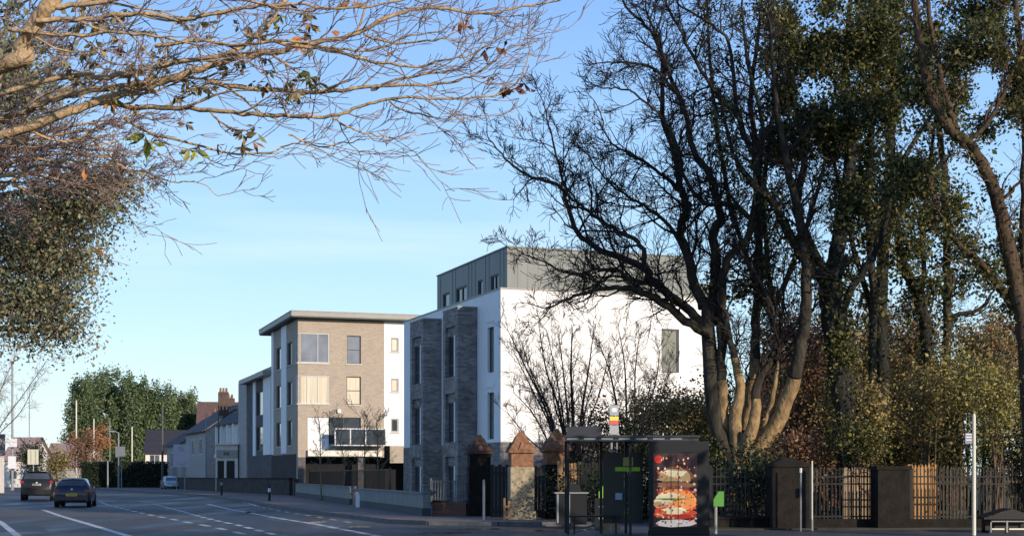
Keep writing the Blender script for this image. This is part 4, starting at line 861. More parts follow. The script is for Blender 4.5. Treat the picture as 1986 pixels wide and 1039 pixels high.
a = MB(); a.box((1322-1100)/F*SY, .8, zat(842, SY)-.12, (1350-1100)/F*SY, 1.0, zat(830, SY)-.12)
for xx in (0.02, (1172-1100)/F*SY, (1222-1100)/F*SY): a = MB(); a.box(xx-.035, 1.30, 0, xx+.035, 1.37, zr_-.04); a.build('post', M_DARKM, t)
for xx in (.02, (1222-1100)/F*SY): a = MB(); a.box(xx-.03, -.1, 0, xx+.03, -.04, zr_-.04); a.build('post', M_DARKM, t)
a = MB(); a.box((1176-1100)/F*SY, 1.30, .25, (1218-1100)/F*SY, 1.32, zr_-.3); a.build('glass_panel', mat('shelter_glass', (.02, .028, .03), .3, spec=.25), t)
gl = MB(); gl.box((1226-1100)/F*SY, 1.30, .25, (1256-1100)/F*SY, 1.32, zr_-.3); gl.build('glass_panel', mat('shelter_glass', (.02, .028, .03), .3, spec=.25), t)
a = MB(); a.box((1200-1100)/F*SY, 1.26, zat(913, SY+1.3)-.12, (1246-1100)/F*SY+.05, 1.29, zat(905, SY+1.3)-.12); a.build('lime_band', M_LIME, t)
a = MB(); a.box((1216-1100)/F*SY, 1.25, zat(903, SY+1.3)-.12, (1236-1100)/F*SY, 1.285, zat(886, SY+1.3)-.12); a.build('notice', mat('notice_yellow', (.45, .42, .15), .6), t)
a = MB(); a.box((1200-1100)/F*SY, 1.2, zat(968, SY+1.3)-.12, (1214-1100)/F*SY, 1.22, zat(955, SY+1.3)-.12); a.build('blue_notice', mat('notice_blue', (.3, .42, .55), .6), t)
a = MB(); a.box(.1, .95, .42, 1.4, 1.25, .46); [a.box(q, 1.05, 0, q+.04, 1.1, .42) for q in (.2, 1.25)]; a.build('bench', M_DARKM, t)
px0, px1 = (1257-1100)/F*SY, L_
zc0, zc1 = zat(1030, SY)-.12, zat(872, SY)-.12
a = MB(); a.box(px0, -.3, .05, px1, -.12, zr_-.045); a.box(px0-.02, -.28, 0, px1+.02, -.14, .12); pn = a.build('advert_case', M_DARKM, t)
# poster: generic stacked burger, cut from flat layers on the backlit sheet
E = .58
pm = [mat('pst%d' % i, c, .6, emit=E) for i, c in enumerate([(.030, .016, .018), (.42, .27, .13), (.16, .07, .04), (.10, .20, .03), (.60, .07, .03), (.85, .30, .08), (.75, .62, .38), (.28, .12, .06), (.45, .03, .02), (.55, .50, .45)])]
a = MB(); qx0, qx1 = (1264-1100)/F*SY, (1350-1100)/F*SY; qz0, qz1 = zat(1020, SY)-.12, zat(879, SY)-.12; Wp, Hp = qx1-qx0, qz1-qz0
lay = [0]
def pr(pts, mi):
    lay[0] += 1; a.mi = mi; y_ = -.304-.0012*lay[0]
    a.poly([(qx0+Wp*min(max(u_, .01), .99), y_, qz0+Hp*v_) for u_, v_ in pts])
def blob(cx_, cz_, rx, rz_, mi, n=14, jag=0.0, half=None):
    pts = []
    for i in range(n):
        th = 2*math.pi*i/n; s_, c_ = math.sin(th), math.cos(th)
        if half == 'top' and s_ < 0: s_ *= .15
        if half == 'bot' and s_ > 0: s_ *= .15
        pts.append((cx_+c_*rx*(1+random.uniform(-jag, jag)), cz_+s_*rz_*(1+random.uniform(-jag, jag))))
    pr(pts, mi)
pr([(0, 0), (1, 0), (1, 1), (0, 1)], 0)
blob(.5, .66, .40, .17, 2, half='top', jag=.05); blob(.5, .68, .34, .12, 1, jag=.15); blob(.5, .73, .24, .05, 6, jag=.3); blob(.48, .64, .34, .035, 1, jag=.2); blob(.5, .57, .40, .06, 7, jag=.15)
blob(.5, .52, .36, .04, 2, jag=.2); blob(.52, .47, .42, .05, 8, jag=.1); blob(.5, .34, .47, .17, 5, jag=.06, n=20); blob(.33, .38, .30, .09, 6, jag=.2, n=20); blob(.76, .37, .20, .11, 5, jag=.15); blob(.42, .38, .32, .018, 3, jag=.5)
blob(.30, .30, .26, .05, 1, jag=.3); blob(.62, .28, .34, .08, 5, jag=.2, n=20); blob(.22, .20, .20, .07, 4, jag=.15); blob(.72, .19, .26, .05, 4, jag=.15); blob(.48, .22, .28, .05, 6, jag=.3, n=20); blob(.55, .14, .42, .03, 8, jag=.15)
blob(.5, .05, .49, .05, 9, jag=.12); blob(.12, .92, .09, .055, 8)
for i in range(170): blob(random.uniform(.08, .95), random.uniform(.45, .95) if i < 60 else random.uniform(.04, .55), random.uniform(.012, .035), random.uniform(.008, .022), random.choice([6, 9, 1, 2, 7, 2, 7, 4, 5]), n=5, jag=.3)
a.mi = 0; a.build('poster', pm, pn)
a = MB(); [a.box(qx0+Wp*f_-.008, -.362, qz0, qx0+Wp*f_+.008, -.350, qz1) for f_ in (.40, .56)]; a.box(qx0, -.364, qz0+Hp*.61, qx1, -.352, qz0+Hp*.62); a.build('thin_bar', M_DARKM, pn)  # thin dark bars laid in front of the poster
# bus stop flag
Y = 38.2; t = thing('bus_stop_flag', 'grey topped bus stop pole with yellow and red banded flag above the shelter', 'bus stop sign', ((1191-CX)/F*Y, Y, .12))
a = MB(); a.cyl(-.07, 0, 0, zat(787, Y)-.12, .03, .03, 10); a.cyl(.07, 0, 1.8, zat(800, Y)-.12, .02, .02, 10); a.build('pole', M_GREYPOST, t)
def fl(n_, y0, y1, m): a = MB(); a.box(-.115, -.05, zat(y1, Y)-.12, .115, -.01, zat(y0, Y)-.12-.003); return a.build(n_, m, t)
fp = fl('flag_symbol', 785, 805, mat('flag_grey', (.35, .38, .40), .5)); fl('flag_band', 807, 815, mat('flag_yellow', (.75, .65, .12), .5)); fl('flag_band', 815, 823, mat('flag_red', (.65, .12, .12), .5)); fl('timetable', 824, 842, mat('flag_grey', (.35, .38, .40), .5))
a = MB(); zc = zat(795, Y)-.12; a.cyl(0, 0, 0, 0, .01)
a = MB(); a.box(-.06, -.058, zc-.05, .06, -.0505, zc+.06); a.box(-.075, -.058, zc-.02, -.062, -.0505, zc+.03); a.box(.062, -.058, zc-.02, .075, -.0505, zc+.03); a.build('bus_pictogram', M_SIGNW, fp)

# ================================================================ VEHICLES
def car(label, cat, X, Y, head, paint, Ht=1.42, Wd=1.76, Ln=4.1, suv=False, group=None, name='hatchback_car', plate=(.85, .55, .05)):
    t = thing(name, label, cat, (X, Y, 0), math.atan2(-head[0], head[1]), group)
    k = Ht/1.45; hw = Wd/2; S = Ln/4.1
    # station: y, zb, zbelt, ztop, halfwidth belt, halfwidth top
    st = [(0, .38, .72, .76, .80, .74), (.07, .27, .93, .97, .86, .74), (.12, .24, .96, 1.02, .875, .73), (.40, .22, .97, 1.36, .88, .61), (.62, .22, .96, 1.42, .88, .61), (1.3, .2, .95, 1.45, .88, .62), (2.0, .2, .94, 1.44, .88, .61), (2.5, .2, .93, 1.34, .88, .60), (3.15, .2, .93, .99, .87, .70), (3.75, .24, .80, .83, .84, .68), (4.02, .3, .68, .70, .76, .60), (4.1, .38, .55, .57, .66, .5)]
    if suv: st[2] = (.10, .26, .98, 1.04, .875, .76); st[3] = (.26, .26, .98, 1.38, .88, .66); st[4] = (.42, .26, .97, 1.44, .88, .66); st = [(y_, zb*1.15 if i > 1 else zb, zl, zt_, a_, b_*(1.05 if 1 < i < 8 else 1)) for i, (y_, zb, zl, zt_, a_, b_) in enumerate(st)]
    rings = []
    for (y_, zb, zl, zt_, a_, b_) in st:
        a_ *= hw/.88; b_ *= hw/.88; zb *= k; zl *= k; zt_ *= k
        h = [(0, zb), (a_*.86, zb), (a_*.97, zb+.08), (a_, (zb+zl)/2), (a_*.975, zl), (b_*1.02, zt_-.06*(zt_-zl > .1)), (b_*.88, zt_-.012), (0, zt_)]
        rings.append([(x_, y_*S, z_) for x_, z_ in h] + [(-x_, y_*S, z_) for x_, z_ in h[-2:0:-1]])
    m = MB(); n = len(rings[0])
    for r in rings: m.v += r
    for i in range(len(rings)-1):
        for j in range(n): m.f.append((i*n+j, i*n+(j+1) % n, (i+1)*n+(j+1) % n, (i+1)*n+j)); m.m.append(0)
    m.f.append(tuple(range(n))[::-1]); m.f.append(tuple((len(rings)-1)*n+i for i in range(n))); m.m += [0, 0]
    # wheel arches as dark discs come with the wheels
    body = m.build('body', paint, t, smooth=True)
    bv = body.modifiers.new('b', 'EDGE_SPLIT'); bv.split_angle = R(38)
    def gl(i0, i1, f0=.08, f1=.86, name='side_window'):
        for s in (1, -1):
            m = MB()
            for i in range(i0, i1):
                A1, A2, B1, B2 = [Vector(v) for v in (rings[i][4], rings[i][5], rings[i+1][4], rings[i+1][5])]
                P = [A1.lerp(A2, f0), B1.lerp(B2, f0), B1.lerp(B2, f1), A1.lerp(A2, f1)]
                m.poly([(s*(p.x+.008), p.y, p.z+.003) for p in P])
            m.build(name, M_GLASS, t)
    gl(3, 5); gl(5, 7)
    def span(i, f0, f1, j=None):   # rear / front screens
        a, b_ = rings[i], rings[i+1]; xs0, xs1 = a[5][0]*.9, b_[5][0]*.86; off = Vector((0, -.012, .012)) if i < 5 else Vector((0, .012, .012))
        p0, p1 = Vector((0, a[7][1], a[7][2])), Vector((0, b_[7][1], b_[7][2])); q0, q1 = p0.lerp(p1, f0)+off, p0.lerp(p1, f1)+off
        m = MB(); w0 = xs0+(xs1-xs0)*f0; w1 = xs0+(xs1-xs0)*f1; m.poly([(-w0, q0.y, q0.z), (w0, q0.y, q0.z), (w1, q1.y, q1.z), (-w1, q1.y, q1.z)]); return m
    rw_ = span(2, .08, .92).build('rear_window', M_GLASS, t); span(7, .08, .92).build('windscreen', M_GLASS, t)
    m = MB(); m.box(-hw*.6, st[4][0]*S-.17, 1.435*k, hw*.6, st[4][0]*S+.06, 1.465*k); m.build('roof_spoiler', paint, t)
    m = MB(); m.box(-hw*.9, -.06, .30*k, hw*.9, .2, .55*k); m.build('rear_bumper', paint if not suv else M_DARKM, t)
    m = MB(); m.box(-hw*.8, -.065, .30*k, hw*.8, -.061, .38*k); m.build('lower_trim', M_DARKM, t)
    pz = .62*k if not suv else .80*k
    m = MB(); m.box(-.26, -.082+ (.02 if 0 else 0), pz-.06, .26, -.066, pz+.06); pl = m.build('number_plate', mat('plate%d' % int(plate[2]*100), plate, .5), t)
    m = MB(); [m.box(-.2+i*.062, -.086, pz-.033, -.165+i*.062, -.0825, pz+.033) for i in range(7)]; m.build('plate_characters', M_DARKM, pl)
    m = MB(); m.cyl(0, 0, 0, 0, .01); m = MB(); m.rod((0, .03, .90*k), (0, -.0, .90*k), .05, 14); m.build('badge', M_SIGNW, t)
    for s in (1, -1):
        m = MB(); x0, x1 = (hw*.70, hw*.985) if not suv else (hw*.80, hw*.99)
        m.box(min(s*x0, s*x1), -.005, (.76 if not suv else .86)*k, max(s*x0, s*x1), .2, (.89 if not suv else .99)*k); m.build('tail_light', mat('tail_red', (.30, .012, .012), .25, spec=.6), t)
        m = MB(); m.box(min(s*hw*.72, s*hw*.9), Ln-.25, .62*k, max(s*hw*.72, s*hw*.9), Ln-.03, .74*k); m.build('headlight', M_FRAMEW, t)
        m = MB(); m.box(min(s*hw*1.0, s*(hw+.2)), 2.75*S, .93*k, max(s*hw*1.0, s*(hw+.2)), 2.9*S, 1.07*k); m.build('door_mirror', paint, t)
        for wy in (.72*S, 3.32*S):
            r_ = .31*k if not suv else .36
            m = MB(); m.rod((s*(hw-.21), wy, r_), (s*(hw+.015), wy, r_), r_, 20); w_ = m.build('wheel', M_DARKM, t)
            m = MB(); m.rod((s*(hw-.02), wy, r_), (s*(hw+.022), wy, r_), r_*.62, 14); m.build('rim', mat('steel', (.35, .36, .38), .3, metal=.6), w_)
    return t
P_NAVY = mat('navy_paint', (.012, .016, .035), .3, spec=.4, coat=.5); P_BLK = mat('black_paint', (.010, .010, .011), .35, spec=.35, coat=.25); P_SIL = mat('silver_paint', (.35, .37, .39), .3, metal=.5, coat=.6)
hd = Vector((-.19, .98)).normalized()
car('dark navy hatchback with yellow number plate driving away, nearest car', 'car', -21.75, 72.6, hd, P_NAVY, 1.43, 1.74, 4.1)
car('black tall estate car driving away ahead of the navy hatchback', 'car', -29.5, 91.2, Vector((-.25, .97)).normalized(), P_BLK, 1.80, 1.92, 4.6, suv=True, name='estate_car', plate=(.55, .5, .42))
car('silver blue car parked beside the thick dark pole', 'car', (326-CX)/F*158, 158, Vector((.35, -.93)).normalized(), P_SIL, 1.45, 1.75, 4.1, plate=(.6, .6, .6))

# ================================================================ TREES
def P3(c): return np.array(c, float)
def tree(label, base, name='bare_tree', group=None, cat='tree'): return thing(name, label, cat, base, 0, group)
TIPS = []

# ---- big forked bare tree right of the shelter
PA = dict(nc=[0, 6, 6, 6], rmin=.0078, wig=.24, up=.05, split=.045, seg=5)
big, small, tips = Tubes(), Tubes(), []
tA = tree('big forked bare tree with sunlit base spreading its branches over the white block', ((1430-CX)/F*44, 44, .1))
A_LIMBS = [
 ([(1436, 1030), (1434, 950), (1426, 900), (1404, 862), (1389, 810), (1381, 745), (1377, 690), (1373, 640), (1372, 600)], 44, 44, 40, 24, 0, 9),
 ([(1434, 905), (1458, 882), (1492, 845), (1520, 792), (1538, 730), (1551, 660), (1557, 600), (1556, 520), (1545, 430), (1520, 330), (1500, 200), (1490, 60)], 44, 42.5, 34, 5, 2, .4),
 ([(1376, 650), (1330, 623), (1288, 590), (1249, 570), (1215, 558), (1161, 562), (1115, 575), (1060, 600)], 43.8, 42.5, 20, 3, 3, .12),
 ([(1376, 640), (1340, 605), (1299, 573), (1265, 538), (1249, 515), (1168, 480), (1122, 448), (1100, 385), (1082, 355), (1022, 332), (981, 300), (944, 252)], 44, 43, 20, 2.2, 3, .12),
 ([(1249, 515), (1244, 475), (1198, 448), (1151, 418), (1128, 400), (1105, 380), (1089, 341), (1073, 277), (1055, 205)], 43.9, 43.4, 11, 2.2, 3, .1),
 ([(1372, 600), (1350, 565), (1338, 508), (1319, 450), (1332, 400), (1318, 360), (1308, 295), (1285, 222), (1281, 92), (1253, 20)], 44, 45, 22, 4, 3, .1),
 ([(1378, 630), (1388, 527), (1384, 450), (1396, 420), (1378, 346), (1345, 295), (1322, 198), (1295, 162), (1253, 129), (1179, 122)], 44, 44.6, 24, 3, 3, .1),
 ([(1400, 700), (1403, 535), (1426, 485), (1455, 450), (1466, 323), (1433, 231), (1415, 83), (1373, 42), (1322, 9)], 44, 43, 20, 4, 3, .15),
 ([(1440, 800), (1462, 700), (1466, 604), (1469, 450), (1470, 330), (1455, 200), (1470, 60), (1480, -40)], 44.2, 45, 22, 5, 3, .2),
 ([(1318, 370), (1285, 340), (1262, 320), (1220, 300), (1180, 270), (1165, 220)], 44.6, 44.2, 8, 2.5, 3, .05),
 ([(1338, 508), (1300, 440), (1250, 400), (1215, 380), (1170, 340), (1140, 300)], 44.3, 43.8, 10, 2.5, 3, .05),
 ([(1322, 198), (1290, 130), (1262, 60), (1215, 10), (1190, -40)], 44.4, 44, 9, 4, 3, .05),
 ([(1466, 430), (1420, 400), (1370, 395), (1330, 350), (1300, 250), (1230, 180), (1180, 170)], 43.5, 43, 11, 3, 3, .05),
 ([(1433, 231), (1390, 180), (1340, 100), (1300, 20), (1290, -40)], 43.6, 43.4, 9, 4, 3, .05),
 ([(1480, 838), (1500, 760), (1510, 660), (1480, 560), (1440, 500)], 43.8, 43, 13, 4, 2, .3),
 ([(1340, 605), (1290, 560), (1240, 545), (1180, 520), (1110, 530), (1040, 500), (1000, 480)], 43.6, 41.8, 12, 2.2, 3, .1),
 ([(1432, 890), (1445, 800), (1470, 740), (1500, 700), (1530, 640), (1580, 600)], 44.2, 44.6, 18, 4, 2, .3),
]
tbase = Tubes()
A_LIMBS[7] = ([(1436, 900), (1410, 850), (1402, 780), (1400, 700)] + A_LIMBS[7][0][1:], 44, 43, 24, 4, 3, .35)
A_LIMBS[8] = ([(1438, 895), (1448, 840)] + A_LIMBS[8][0][1:], 44.1, 45, 24, 5, 3, .3)
A_LIMBS += [([(1434, 890), (1426, 820), (1436, 750), (1420, 680), (1404, 600)], 43.8, 43.5, 30, 8, 2, .5), ([(1440, 880), (1462, 815), (1470, 745), (1500, 690), (1520, 600)], 43.7, 43.2, 28, 6, 2, .5),
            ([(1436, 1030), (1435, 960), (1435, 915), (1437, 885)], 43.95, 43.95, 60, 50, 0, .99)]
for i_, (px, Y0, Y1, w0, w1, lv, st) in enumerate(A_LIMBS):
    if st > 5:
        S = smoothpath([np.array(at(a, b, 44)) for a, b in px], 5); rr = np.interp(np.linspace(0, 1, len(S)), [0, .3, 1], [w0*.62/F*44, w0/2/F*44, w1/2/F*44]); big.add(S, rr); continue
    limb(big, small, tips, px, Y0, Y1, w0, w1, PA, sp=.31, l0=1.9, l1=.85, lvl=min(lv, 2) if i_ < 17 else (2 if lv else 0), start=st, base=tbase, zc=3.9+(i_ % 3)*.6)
tbase.build('trunk', M_BARKL, tA); big.build('branches', M_BARK, tA); small.build('crown', M_TWIG, tA)  # lower trunk gets the paler bark, with its sunlight in the colour

iv = np.concatenate([ellip(at(1385, 900, 44), (.5, .5, 1.0), 900), ellip(at(1380, 560, 44), (.35, .4, .9), 260, .1), ellip(at(1440, 560, 44), (1.0, .6, .9), 420, .1), ellip(at(1480, 520, 44), (.5, .6, 1.4), 300, .1)])
foliage('ivy', iv, .13, LF_IVY, tA)

# ---- generic trunk-and-ivy trees on the right
def ivytree(label, limbs, masses, leafsz=.11, n_per=1600, lm=LF_IVY, PP=None, base=None, name='ivy_clad_tree', lv=2, sp=.7, bark=M_BARK, twig=M_TWIG, l0=1.4):
    Y0 = limbs[0][1]; b = base or (*[at(limbs[0][0][0][0], 1000, Y0)[i] for i in (0, 1)], .1)
    t = tree(label, b, name, 'ivy clad trees behind the railings'); big, small, tips = Tubes(), Tubes(), []
    PP = PP or dict(nc=[0, 3, 4, 4], rmin=.008, wig=.24, up=.05, split=.045)
    cs = []
    for i, (px, Ya, Yb, w0, w1, st) in enumerate(limbs):
        S = limb(big, small, tips, px, Ya, Yb, w0, w1, PP, sp=sp, l0=l0, l1=.8, lvl=lv, start=st); cs.append(S)
    big.build('trunk', bark, t); small.build('crown', twig, t)
    C = []
    for S in cs[:2]:
        q = S[rng.integers(0, len(S), 1500)]; C.append(q + rng.normal(size=(1500, 3))*np.array([.26, .2, .25]))
    for (px, py, Y, rx, ry, rz_, n) in masses:
        c = np.array(at(px, py, Y)); k = max(6, n//90); cl = ellip(c, (rx, ry, rz_), k, .05)
        C.append(cloud(cl, .19, n))
    if C: foliage('foliage', np.concatenate(C), leafsz, lm, t)
    return t
ivytree('dark ivy clad tree with thick upright trunk and V shaped fork', [
 ([(1652, 1010), (1648, 900), (1640, 800), (1628, 700), (1614, 600), (1612, 540)], 43.2, 43.2, 44, 46, .7),
 ([(1612, 560), (1565, 515), (1530, 460), (1500, 400), (1450, 350), (1420, 300), (1400, 220)], 43.2, 42, 26, 5, .15),
 ([(1608, 550), (1570, 480), (1545, 400), (1560, 300), (1540, 180), (1530, 60)], 43.2, 43.8, 22, 6, .15),
 ([(1614, 545), (1625, 470), (1640, 380), (1650, 280), (1640, 160), (1650, 0)], 43.2, 43.8, 34, 9, .15),
 ([(1625, 620), (1665, 540), (1698, 490), (1718, 430), (1740, 340)], 43.2, 42.6, 18, 6, .2),
 ([(1500, 400), (1470, 330), (1480, 240), (1450, 120), (1440, 0)], 42.4, 42, 12, 4, .1),
], [(1600, 90, 43.5, 1.9, 1.3, 1.7, 5200), (1640, 250, 43.3, 1.7, 1.2, 1.3, 4000), (1632, 700, 43.0, .38, .3, 1.6, 1700), (1580, 230, 43, 1.0, 1.0, 1.0, 1800), (1660, 400, 43, 1.1, 1.0, 1.0, 2000), (1625, 560, 43.2, .5, .5, 1.6, 900), (1700, 60, 43, 1.3, 1.2, 1.4, 2600), (1540, 110, 43, .9, 1, 1.3, 1300)], bark=mat('black_bark', (.022, .022, .019), .95, var=.6, vscale=6, bump=1.0, bscale=10, stretch=(1, 1, .3)))
ivytree('straight dark trunked tree between the V forked tree and the leaning trunk', [
 ([(1712, 1010), (1712, 800), (1711, 633), (1716, 450), (1725, 300), (1735, 120), (1745, -30)], 46, 46, 32, 14, .35),
 ([(1800, 700), (1790, 600), (1760, 530), (1742, 470), (1730, 380)], 46, 46, 26, 12, .2),
], [(1740, 150, 46, 1.2, 1.2, 2.0, 3200), (1720, 400, 46, .9, .9, 1.5, 1900), (1745, 500, 46, .5, .5, .6, 420)], lv=2, sp=1.0, bark=mat('black_bark', (.022, .022, .019), .95))
ivytree('slender twin stemmed tree left of the big leaning trunk', [
 ([(1835, 1000), (1836, 800), (1835, 633), (1832, 520), (1828, 430), (1820, 300), (1800, 150), (1790, 0)], 47, 47, 22, 8, .3),
 ([(1792, 1000), (1796, 800), (1793, 640), (1791, 560), (1793, 450), (1800, 350), (1815, 220)], 47, 47, 16, 6, .3),
 ([(1830, 640), (1855, 612), (1885, 606), (1908, 592), (1925, 560)], 47, 46.5, 13, 4, .3),
], [(1800, 420, 47, 1.0, 1.0, 1.0, 1500), (1850, 540, 47, 1.0, .8, .9, 1100), (1870, 470, 46, .8, .7, .5, 700)], sp=1.0)
ivytree('big leaning brown trunked tree at the right edge', [
 ([(2005, 1010), (2000, 850), (1988, 690), (1972, 585), (1956, 505), (1931, 400), (1904, 333), (1870, 285), (1840, 262), (1800, 200), (1780, 100), (1770, 0)], 40.5, 40, 46, 12, .5),
 ([(1968, 600), (1930, 545), (1912, 523), (1875, 490), (1846, 454), (1815, 400), (1790, 330)], 40.4, 39.5, 19, 5, .3),
 ([(1860, 275), (1840, 220), (1826, 170), (1800, 60), (1795, -30)], 40.1, 40.2, 14, 6, .2),
 ([(1985, 690), (1982, 500), (1985, 300), (1975, 100), (1960, -30)], 40.5, 40.6, 22, 10, .2),
 ([(1870, 285), (1920, 230), (1960, 150), (1990, 60)], 40.1, 39.6, 11, 5, .2),
 ([(1931, 400), (1965, 370), (2000, 330)], 40.1, 39.6, 9, 4, .2),
], [(1760, 330, 40, 1.2, 1.0, 1.0, 2400), (1900, 90, 40, 1.3, 1.2, 1.1, 2800), (1970, 160, 40.5, .8, 1.2, 1.8, 2200), (1960, 480, 41, .8, .6, 1.2, 600), (1850, 400, 40, .8, .9, .5, 900), (1790, 180, 40, .7, .9, 1.2, 1300), (1985, 560, 41, .5, .6, 1.4, 700)],
 bark=mat('brown_bark', (.07, .047, .03), .95, var=.45, vscale=6, bump=.9, bscale=11, stretch=(1, 1, .3)), twig=M_TWIGB)

rs = np.random.default_rng(31)
def scatter(n_, x0, x1, y0, y1, Y, nn, r=(.45, .95)):
    return [(rs.uniform(x0, x1), rs.uniform(y0, y1), Y+rs.uniform(-.8, .8), rs.uniform(*r), rs.uniform(*r), rs.uniform(*r), nn) for _ in range(n_)]
ivytree('tall dense ivy hung tree filling the upper right behind the leaning trunk', [
 ([(1690, 1010), (1686, 800), (1690, 600), (1682, 400), (1690, 200), (1700, 0)], 45, 45, 20, 10, .5),
 ([(1690, 600), (1660, 500), (1640, 400), (1600, 250)], 45, 45, 12, 6, .3),
 ([(1690, 430), (1740, 330), (1790, 250), (1860, 150)], 45, 45, 12, 6, .3)],
 scatter(22, 1500, 1760, -20, 330, 44.5, 900) + scatter(16, 1760, 1990, -20, 260, 45, 800) + scatter(9, 1600, 1850, 300, 470, 45, 520) + scatter(5, 1700, 1980, 450, 600, 46, 330, (.3, .6)), sp=.8, l0=1.8)
ivytree('background bare tree with twig mesh between the forked tree and the V forked tree', [
 ([(1520, 1010), (1525, 800), (1500, 600), (1480, 400), (1500, 200), (1520, 0)], 47, 47, 14, 6, .3),
 ([(1505, 640), (1440, 480), (1400, 320), (1380, 150), (1370, 0)], 47, 47, 12, 5, .1),
 ([(1500, 600), (1560, 450), (1600, 300), (1620, 150)], 47, 47, 12, 5, .1)],
 scatter(5, 1420, 1560, 30, 350, 47, 160, (.3, .7)), sp=.65, l0=2.0, PP=dict(nc=[0, 5, 6, 5], rmin=.0095, wig=.22, up=.05, split=.045), name='bare_tree')
# ---- bare shrub-tree in front of the white block
def barebush(label, px, py, Y, fan, wpx, twig=M_TWIG, leafn=0, lm=LF_OLIVE, name='bare_shrub', lv=3, L1=1.6, up=.1, group=None, nc=(0, 4, 5, 5), base=None, leafr=None, cat='shrub', lsz=.07):
    t = tree(label, (*at(px, py, Y)[0:2], .05), name, group, cat); big, small, tips = Tubes(), Tubes(), []
    PP = dict(nc=list(nc), rmin=.0055, wig=.2, up=up, split=.045); b = np.array(at(px, py, Y)); b[2] = .05
    for (ex_, ey_, w) in fan:
        e_ = np.array(at(ex_, ey_, Y+rng.uniform(-1, 1))); mid = (b+e_)/2 + np.array([ (b[0]-e_[0])*.12, 0, .25 ])
        S = smoothpath([b, b*.65+mid*.35+rng.normal(size=3)*.06, mid, mid*.45+e_*.55+rng.normal(size=3)*.08, e_], 5); rad = np.linspace(w/2/F*Y, .012, len(S)); big.add(S, rad)
        for i in range(5, len(S)):
            for _ in range(1): grow(big, small, tips, S[i].copy(), perp_dir(unit(S[i]-S[i-1]), rng.uniform(.35, .8), .1), L1*rng.uniform(.5, 1)*(1.1-.5*i/len(S)), max(rad[i]*.5, .011), lv-1, PP)
    big.build('trunk', M_BARK, t); small.build('crown', twig, t)
    if leafn:
        tp = np.array(tips); foliage('foliage', tp[rng.integers(0, len(tp), leafn)]+rng.normal(size=(leafn, 3))*.12, lsz, lm, t)
    return t
barebush('bare many stemmed shrub tree in front of the white block behind the gate pillars', 1112, 920, 52.5, [(985, 640, 8), (1020, 700, 8), (1045, 630, 9), (1085, 660, 8), (1110, 640, 12), (1150, 650, 9), (995, 760, 7), (1000, 690, 7), (1070, 730, 7), (1150, 740, 7), (985, 800, 6), (1060, 640, 6), (1180, 690, 6), (1010, 660, 6)], 10, lv=3, L1=1.2, twig=mat('slate_twig', (.13, .11, .10), .95))
barebush('second grey bare shrub in front of the white block left of the tall window', 1225, 920, 52, [(1160, 660, 6), (1200, 640, 7), (1240, 650, 6), (1280, 680, 6), (1180, 700, 6), (1265, 730, 6), (1300, 720, 5)], 8, lv=3, L1=1.2, twig=mat('grey_twig', (.17, .145, .12), .95))
# brownish shrubs beneath
def shrub(label, px, py, Y, rx, rz_, ry, n, lm, sz=.09, name='shrub', group='shrubs behind the fence', cat='shrub', stems=5, shell=.25, k=None, spread=.26, base_z=.05, core=None):
    c = np.array(at(px, py, Y)); t = thing(name, label, cat, (c[0], c[1], base_z), 0, group); big = Tubes()
    for i in range(stems):
        e_ = c + rng.normal(size=3)*np.array([rx, ry, rz_])*.45; b = np.array([c[0]+rng.uniform(-.2, .2), c[1]+rng.uniform(-.2, .2), base_z])
        big.add(smoothpath([b, b*.6+e_*.4+rng.normal(size=3)*.08, e_], 5), np.linspace(.05, .012, 11))
        for j in range(6):
            q = b+(e_-b)*rng.uniform(.3, 1); big.add([q, q+rng.normal(size=3)*np.array([rx, ry, rz_])*.3, q+rng.normal(size=3)*np.array([rx, ry, rz_])*.5], [.014, .01, .006], 3)
    big.build('stem', M_TWIGB, t)
    k = k or max(20, n//70); cl = ellip(c, (rx, ry, rz_), k, shell); cl[:, 2] = np.maximum(cl[:, 2], base_z+.15)
    C = cloud(cl, spread, n); C[:, 2] = np.maximum(C[:, 2], base_z+.02); foliage('foliage', C, sz, lm, t); return t
shrub('brown twiggy shrub under the tall window of the white block', 1255, 850, 51, 1.7, 1.9, 1.2, 6500, LF_OLIVE)
shrub('dark brown shrub between the bare shrub and the bus stop flag', 1165, 850, 51.5, 1.2, 1.6, 1.0, 3600, LF_BROWN)
shrub('dark brown green shrub left of the big forked tree trunk', 1345, 870, 49, 1.1, 1.6, 1.0, 4200, LF_IVY)
shrub('low dark evergreen hedge behind the bus shelter', 1250, 960, 47.5, 3.3, 1.2, .8, 9000, LF_DARK, name='hedge', cat='hedge')
shrub('dark evergreen bush between the forked tree and the first dark pillar', 1465, 930, 42, .9, 1.3, .7, 3200, LF_DARK)
shrub('tall reddish brown beech bush beside the forked tree', 1560, 770, 49, 1.5, 3.4, 1.4, 9000, LF_BROWN, sz=.1)
shrub('mixed brown and olive bush behind the weathered paling fence', 1640, 830, 47.5, 1.4, 2.3, 1.2, 6500, LF_OLIVE, sz=.09)
shrub('olive brown bush behind the second dark pillar', 1730, 770, 48.5, 1.6, 3.0, 1.2, 8500, LF_OLIVE, sz=.1)
shrub('brown beech bush between the olive bush and yellow green bush', 1800, 800, 50, 1.4, 2.8, 1.2, 6000, LF_BROWN, sz=.1)
shrub('bright yellow green bush left of the white bus stop pole', 1868, 760, 45, .95, 1.9, .8, 5200, LF_YEL, sz=.085)
shrub('dark green ivy bush under the yellow green bush', 1835, 880, 43.8, .9, 1.3, .6, 3600, LF_IVY, sz=.085)
shrub('olive brown bush behind the leaning trunk at right edge', 1950, 760, 47, 1.3, 2.6, 1.1, 7000, LF_OLIVE, sz=.09)
